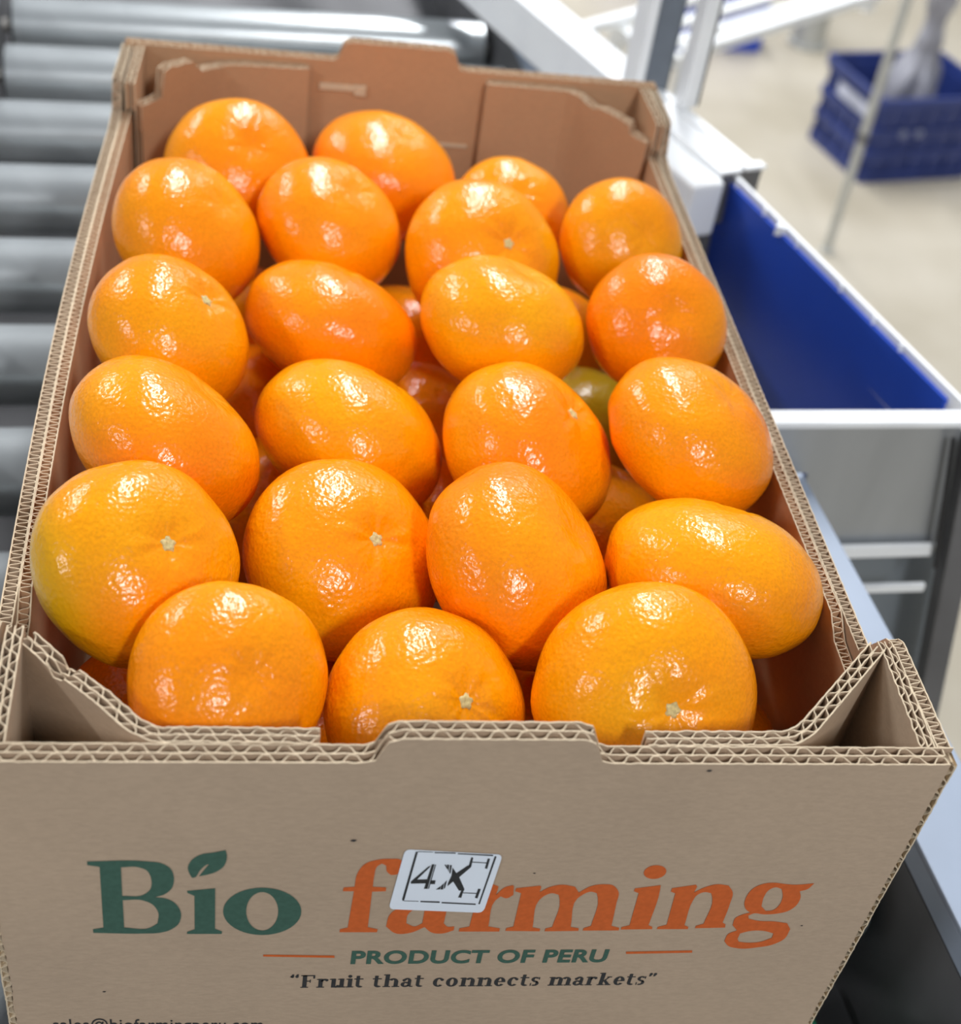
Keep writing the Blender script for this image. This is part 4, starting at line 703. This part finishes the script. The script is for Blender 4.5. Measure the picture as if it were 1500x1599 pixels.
def sans_text(txt, left, right, cap, name, mat, bold=0.02, shear=0.0):
    cu = bpy.data.curves.new(name, 'FONT'); cu.body = txt; cu.size = 1.0; cu.offset = bold; cu.shear = shear; cu.space_character = 1.06
    ob = bpy.data.objects.new(name, cu); COL.objects.link(ob)
    bpy.context.view_layer.update()
    me = ob.evaluated_get(bpy.context.evaluated_depsgraph_get()).to_mesh()
    vs = [v.co.copy() for v in me.vertices]; fs = [tuple(p.vertices) for p in me.polygons]
    ob.to_mesh_clear(); bpy.data.objects.remove(ob, do_unlink=True)
    x0 = min(v.x for v in vs); x1 = max(v.x for v in vs)
    sx = (right[0] - left[0]) / (x1 - x0); sy = cap / max(v.y for v in vs)
    mb = MB()
    mb.add([(left[0] + (v.x - x0) * sx, INK_Y, left[1] + (right[1] - left[1]) * (v.x - x0) / (x1 - x0) + v.y * sy) for v in vs], fs)
    return off(mb).build(name, mat, front, recalc=False)
a, b, c = PRINT['product']
sans_text('PRODUCT OF PERU', a, b, c[1] - a[1], 'origin_lettering', M['ink_green'], 0.034)
a, b, c = PRINT['mail']
sans_text('sales@biofarmingperu.com', a, b, (c[1] - a[1]) * 1.25, 'address_lettering', M['ink_black'], 0.006)

# a small bold roman alphabet for the slogan (x-height 1, stems 0.27)
def R_(x0, y0, x1, y1): return [[(x0, y0), (x1, y0), (x1, y1), (x0, y1)]]
def arc(cx, cy, rx, ry, tx, ty, a0, a1, n=14):
    o = []; i_ = []; tx += .05; ty += .03
    for k in range(n + 1):
        a = math.radians(a0 + (a1 - a0) * k / n)
        o.append((cx + rx * math.cos(a), cy + ry * math.sin(a))); i_.append((cx + (rx - tx) * math.cos(a), cy + (ry - ty) * math.sin(a)))
    return [o + i_[::-1]]
def stem(x, h, top='l', w=.33, foot=True):
    out = [R_(x, 0, x + w, h)]
    if foot: out.append(R_(x - .14, 0, x + w + .14, .09))
    if top == 'l': out.append([[(x - .15, h - .10), (x + .02, h - .12), (x + .05, h), (x - .15, h - .03)]])
    if top == 'b': out.append(R_(x - .14, h - .09, x + w + .14, h))
    return out
def disc(x, y, r): return [[(x + r * math.cos(t * .5236), y + r * math.sin(t * .5236)) for t in range(12)]]
def arch(x): return [arc(x + .36, .62, .40, .38, .26, .12, 5, 150)]
def G(ch):
    if ch == 'F': return stem(.16, 1.42, 'b') + [R_(.16, 1.32, 1.12, 1.42), R_(.98, 1.05, 1.12, 1.42), R_(.3, .70, .80, .79), R_(.72, .58, .80, .92)], 1.22
    if ch == 'r': return stem(.16, 1.0) + [arc(.66, .66, .32, .34, .12, .14, 60, 170), disc(.80, .84, .13)], .98
    if ch == 'u': return stem(.16, 1.0, foot=False) + stem(.82, 1.0) + [arc(.53, .34, .37, .36, .24, .14, 180, 340)], 1.26
    if ch == 'i': return stem(.16, 1.0) + [disc(.29, 1.26, .16)], .58
    if ch == 't': return [R_(.18, .2, .45, 1.30), R_(.02, .90, .74, 1.0), arc(.50, .26, .32, .28, .24, .12, 180, 320)], .82
    if ch == 'h': return stem(.16, 1.45) + arch(.46) + stem(.90, .70, ''), 1.34
    if ch == 'n': return stem(.16, 1.0) + arch(.46) + stem(.90, .70, ''), 1.34
    if ch == 'm': return stem(.16, 1.0) + arch(.42) + stem(.84, .70, '') + arch(1.10) + stem(1.52, .70, ''), 1.96
    if ch == 'a': return [R_(.62, .06, .89, .76), arc(.56, .70, .33, .32, .20, .12, 0, 160), disc(.30, .76, .13), arc(.44, .28, .36, .30, .22, .10, 40, 330), R_(.80, 0, 1.06, .09)], 1.08
    if ch == 'c': return [arc(.54, .5, .46, .52, .27, .10, 50, 318), disc(.80, .78, .13)], 1.02
    if ch == 'o': return [arc(.56, .5, .48, .52, .27, .10, 0, 360, 24)], 1.14
    if ch == 'e': return [arc(.54, .5, .46, .52, .27, .10, 0, 322), R_(.22, .46, 1.0, .55)], 1.06
    if ch == 's': return [arc(.44, .74, .34, .28, .20, .10, 30, 235), arc(.42, .27, .36, .29, .20, .10, -125, 65), R_(.70, .72, .78, 1.0), R_(.08, 0, .16, .30), [[(.14, .62), (.34, .44), (.72, .36), (.66, .52), (.42, .60), (.24, .76)]]], .92
    if ch == 'k': return stem(.16, 1.45) + [[[(.42, .42), (.80, .92), (.94, .92), (.56, .46)]], [[(.48, .52), (.66, .64), (1.12, .06), (.80, .06)]], R_(.72, .91, 1.12, 1.0), R_(.70, 0, 1.20, .09)], 1.24
    if ch in '\u201c\u201d': return [q for x in (.16, .52) for q in (disc(x, 1.26, .13), [[(x - .13, 1.24), (x + .10, 1.20), (x + .02, 1.02), (x - .12, .98)] if ch == '\u201d' else [(x + .13, 1.28), (x - .10, 1.32), (x - .02, 1.50), (x + .12, 1.54)]])], .78
    return [], .55
def roman_text(txt, left, right, cap, name, mat):
    shapes = []; x = 0
    for ch in txt:
        g, w = G(ch)
        for lp in g: shapes.append([[(x + px, py) for px, py in l] for l in lp])
        x += w + .05
    sx = (right[0] - left[0]) / x; sy = cap / 1.42
    mb = MB()
    for i, lp in enumerate(shapes):
        poly_faces(mb, [[(left[0] + px * sx, left[1] + (right[1] - left[1]) * px / x + py * sy) for px, py in l] for l in lp], INK_Y - 0.002 * (i % 3))
    return off(mb).build(name, mat, front, recalc=False)
a, b, c = PRINT['slogan']
roman_text('\u201cFruit that connects markets\u201d', a, b, (c[1] - a[1]) * 1.0, 'slogan_lettering', M['ink_black'])

# ------------------------------------------------------------------ mandarins
FRUIT = [
  [-85.87, 402.49, -24.5, 37.3, 27.61, 0.256, -0.55, 0.795, 0],
  [-9.29, 419.6, -31.13, 39.95, 29.56, 0.341, 0.013, 0.94, 0],
  [56.66, 392.19, -34.42, 31.79, 23.52, 0.103, -0.51, 0.854, 0],
  [-106.69, 322.03, -16.97, 36.83, 27.25, 0.644, -0.187, 0.742, 0],
  [-39.96, 348.73, -23.83, 36.78, 27.22, 0.446, -0.154, 0.882, 0],
  [33.97, 329.78, -25.31, 39.47, 29.21, 0.338, -0.606, 0.72, 1],
  [107.04, 348.39, -22.06, 32.63, 24.14, 0.269, -0.708, 0.652, 0],
  [-108.43, 234.58, -13.52, 35.19, 26.04, 0.627, -0.043, 0.778, 1],
  [-40.21, 274.34, -32.8, 40.46, 27.68, 0.365, 0.404, 0.839, 1],
  [34.54, 257.62, -15.57, 37.76, 27.94, 0.304, 0.202, 0.931, 0],
  [106.77, 262.79, -13.97, 32.46, 24.02, 0.115, -0.637, 0.762, 0],
  [-105.21, 161.72, -13.15, 37.91, 26.54, 0.576, 0.293, 0.763, 0],
  [-33.64, 197.12, -35.23, 40.32, 29.3, 0.467, 0.418, 0.779, 0],
  [38.72, 183.56, -26.63, 38.94, 28.81, 0.594, -0.068, 0.801, 1],
  [104.2, 178.17, -12.67, 37.1, 25.97, 0.451, -0.039, 0.892, 0],
  [-109.74, 89.95, -7.68, 35.49, 24.85, 0.496, -0.398, 0.772, 1],
  [-38.43, 121.06, -33.28, 38.72, 27.11, 0.43, -0.395, 0.812, 1],
  [24.42, 106.71, -20.52, 39.44, 27.61, 0.68, -0.143, 0.719, 0],
  [98.3, 105.54, -22.77, 41.44, 28.55, 0.23, 0.514, 0.826, 0],
  [-77.3, 42.64, -13.05, 31.89, 22.32, 0.349, -0.549, 0.76, 0],
  [-12.0, 47.62, -34.25, 35.81, 26.5, 0.422, -0.441, 0.792, 1],
  [61.3, 45.84, -21.82, 38.58, 28.55, 0.073, -0.775, 0.628, 1],
]
NAMES = [
 'mandarin with a dimpled crown at the back left corner of the carton',
 'mandarin leaning against the back panel below its punched slot',
 'small mandarin against the back right corner flap, half hidden by the one before it',
 'mandarin at the left wall just in front of the dimpled back left one',
 'tilted mandarin second from the left wall in the second row from the back',
 'mandarin with a pale stem scar facing up in the second row from the back',
 'mandarin at the right wall in the second row from the back',
 'mandarin at the left wall in the third row from the back',
 'flat tilted mandarin with a scar at its top right, third row from back',
 'round yellowish mandarin in the middle of the third row from the back',
 'mandarin at the right wall in the third row from the back',
 'mandarin at the left wall behind the largest yellowish front left one',
 'deep orange tilted mandarin in the fourth row from the back, second from the left wall',
 'mandarin in the fourth row from the back beside the greenish fruit in the gap',
 'oblong mandarin at the right wall in the fourth row from the back',
 'large mandarin with a greenish yellow flank and pale stem scar at the front left wall',
 'mandarin with a small stem dimple on its right, behind the two front left ones',
 'mandarin standing on edge in the middle, behind the front right one',
 'mandarin lying flat and wide at the right wall near the front corner',
 'round mandarin in the front row nearest the torn left corner flap',
 'mandarin in the front row behind the raised tab of the carton, middle of three',
 'largest round mandarin in the front row, right of the raised tab',
]
def fruit_mesh(name, Rm, h, seed, scar):
    mb = MB(); seg, rows = 72, 48; n_ = 2.12
    vs = []
    sv = Vector((seed * 3.17, seed * 1.31, seed * 0.77))
    def point(ph, a):
        s_, c_ = max(0.0, math.sin(ph)), math.cos(ph)
        rho0 = Rm * s_ ** (2 / n_); z0 = h * math.copysign(abs(c_) ** (2 / n_), c_)
        d = Vector((math.cos(a) * s_, math.sin(a) * s_, c_))
        k = 1 + 0.035 * noise.noise(d * 1.3 + sv) + 0.012 * noise.noise(d * 3.1 + sv)
        rho = rho0 * k; z = z0 * k
        if c_ > 0:
            g = math.exp(-(rho0 / (0.20 * Rm)) ** 2); g2 = math.exp(-((rho0 - 0.26 * Rm) / (0.15 * Rm)) ** 2)
            z -= (0.085 if scar else 0.05) * Rm * g
            z += (0.006 if scar else 0.003) * Rm * g2 * (math.cos(7 * a + seed) + 0.6 * math.cos(11 * a + 2 * seed))
        else:
            z += 0.05 * Rm * math.exp(-(rho0 / (0.22 * Rm)) ** 2)
        return (rho * math.cos(a), rho * math.sin(a), z)
    vs = [point(0, 0)] + [point(math.pi * j / rows, 2 * math.pi * i / seg) for j in range(1, rows) for i in range(seg)] + [point(math.pi, 0)]
    fs = [(0, 1 + i, 1 + (i + 1) % seg) for i in range(seg)]
    for j in range(rows - 2):
        for i in range(seg):
            p = 1 + j * seg + i; q = 1 + j * seg + (i + 1) % seg
            fs.append((p, p + seg, q + seg, q))
    last = len(vs) - 1; base = 1 + (rows - 2) * seg
    fs += [(base + i, last, base + (i + 1) % seg) for i in range(seg)]
    mb.add(vs, fs)
    o = mb.build(name, M['peel'], None, smooth=True, recalc=False)
    if scar:
        sb = MB(); rn = random.Random(seed)
        zc = h * (1 + 0.035 * noise.noise(Vector((0, 0, 1.3)) + sv) + 0.012 * noise.noise(Vector((0, 0, 3.1)) + sv)) - 0.085 * Rm + 0.012 * Rm * 0
        vs2 = []; sg = 16
        for r_, zz in ((2.7, -0.5), (2.5, 0.45), (1.3, 0.75), (0.3, 0.2)):
            for i in range(sg):
                a = 2 * math.pi * i / sg
                rr = r_ * (1 + 0.22 * math.cos(5 * a + seed))
                vs2.append((rr * math.cos(a), rr * math.sin(a), zc + zz))
        f2 = [(j * sg + i, j * sg + (i + 1) % sg, (j + 1) * sg + (i + 1) % sg, (j + 1) * sg + i) for j in range(3) for i in range(sg)]
        f2.append(tuple(3 * sg + i for i in range(sg))); f2.append(tuple(range(sg - 1, -1, -1)))
        sb.add(vs2, f2); sb.build('stem_scar', M['scar'], o, smooth=True)
    return o
def orient(o, P, ax, spin):
    z = Vector(ax).normalized(); q = z.to_track_quat('Z', 'Y').to_matrix().to_4x4()
    o.matrix_world = Matrix.Translation(Vector(P) * K) @ q @ Matrix.Rotation(spin, 4, 'Z')
PILE = []
for i, (x, y, z, Rm, h, ax, ay, az, sc) in enumerate(FRUIT):
    o = fruit_mesh('mandarin', Rm, h, i + 1, sc)
    orient(o, (x, y, z), (ax, ay, az), i * 1.7)
    tag(o, NAMES[i], 'mandarin', 'mandarins in the top layer'); PILE.append(o)
LOWER = [
 (3, 352, 'mandarin of the lower layer in the gap behind the round yellowish one'),
 (4, 279, 'mandarin of the lower layer in the gap right of the deep orange tilted one'),
 (84, 284, 'greenish mandarin of the lower layer in the gap beside the right wall row'),
 (-72, 213, 'mandarin of the lower layer in the gap between the two left rows'),
 (82, 209, 'mandarin of the lower layer deep in the gap behind the wide flat one'),
 (101, 76, 'mandarin of the lower layer at the front right corner under the wide flat one'),
 (30, 80, 'mandarin of the lower layer in the gap behind the front middle one'),
 (-72, 287, 'mandarin of the lower layer in the gap behind the flat tilted third-row one'),
 (-78, 360, 'mandarin of the lower layer in the gap behind the left pair of the second row'),
 (80, 358, 'mandarin of the lower layer in the gap before the small back right one'),
 (-50, 82, 'mandarin of the lower layer between the left and middle fruit of the front row'),
 (-108, 92, 'mandarin of the lower layer below the greenish yellow one at the left wall'),
 (6, 206, 'mandarin of the lower layer in the gap left of the middle fourth-row one'),
 (-30, 140, 'mandarin of the lower layer in the gap behind the two middle front ones'),
 (52, 147, 'mandarin of the lower layer in the gap right of the one standing on edge'),
]
for i, (x, y, lab) in enumerate(LOWER):
    o = fruit_mesh('mandarin', 34, 31, 40 + i, 0)
    orient(o, (x, y, -93), (0.3 * math.sin(i * 2), 0.3 * math.cos(i * 3), 1), i)
    tag(o, lab, 'mandarin', 'mandarins in the lower layer'); PILE.append(o)
bpy.context.view_layer.update()
# soft fruit press flat against each other and against the board where they touch
CEN = [o.matrix_world.translation / K for o in PILE]
VW = [[(o.matrix_world @ v.co) / K for v in o.data.vertices] for o in PILE]
def press(i, n, c, reach=0):
    hit = False
    for k, p in enumerate(VW[i]):
        d = p.dot(n) - c
        if d > 0 and abs(p.x) > reach: VW[i][k] = p - n * d; hit = True
    return hit
for i in range(len(PILE)):
    for j in range(i):
        n = CEN[i] - CEN[j]; L = n.length
        if L > 88: continue
        n = n / L
        a = max(p.dot(n) for p in VW[j]); b = min(p.dot(n) for p in VW[i])
        if a > b - 0.1:
            m = (a + b) / 2
            press(j, n, m - 0.1); press(i, -n, -(m + 0.1))
ax = PILE[15].matrix_world.to_3x3().inverted() @ Vector((-0.93, -0.30, -0.2))
PILE[15].data.materials[0] = peel_material('mandarin_peel_green_flank', (tuple(ax), 0.010, 0.036, (0.62, 0.36, 0.003)))
ax = PILE[24].matrix_world.to_3x3().inverted() @ Vector((0, 0, 1))
PILE[24].data.materials[0] = peel_material('mandarin_peel_greenish', (tuple(ax), -0.02, 0.02, (0.50, 0.34, 0.01)))
for i, c in enumerate(CEN):
    walls = [(Vector((1, 0, 0)), 139.2), (Vector((-1, 0, 0)), 141.2 + (1.6 if 60 < c.y < 420 else 0)),
             (Vector((0, -1, 0)), -7.4), (Vector((0, 1, 0)), 484.5)]
    for sx in (-1, 1):
        for sy, y0 in ((-1, 0), (1, 498)):
            nn = Vector((sx, sy, 0)).normalized()
            p0 = Vector((sx * 104, y0 - sy * 15, 0)) - nn * 4.6
            walls.append((nn, p0.dot(nn)))
    for nn, cc in walls: press(i, nn, cc)
    press(i, Vector((0, -1, 0)), -13.8, 48.6)
for o, w in zip(PILE, VW):
    inv = o.matrix_world.inverted()
    for v, p in zip(o.data.vertices, w): v.co = inv @ (p * K)
    o.data.update()
bpy.context.view_layer.update()
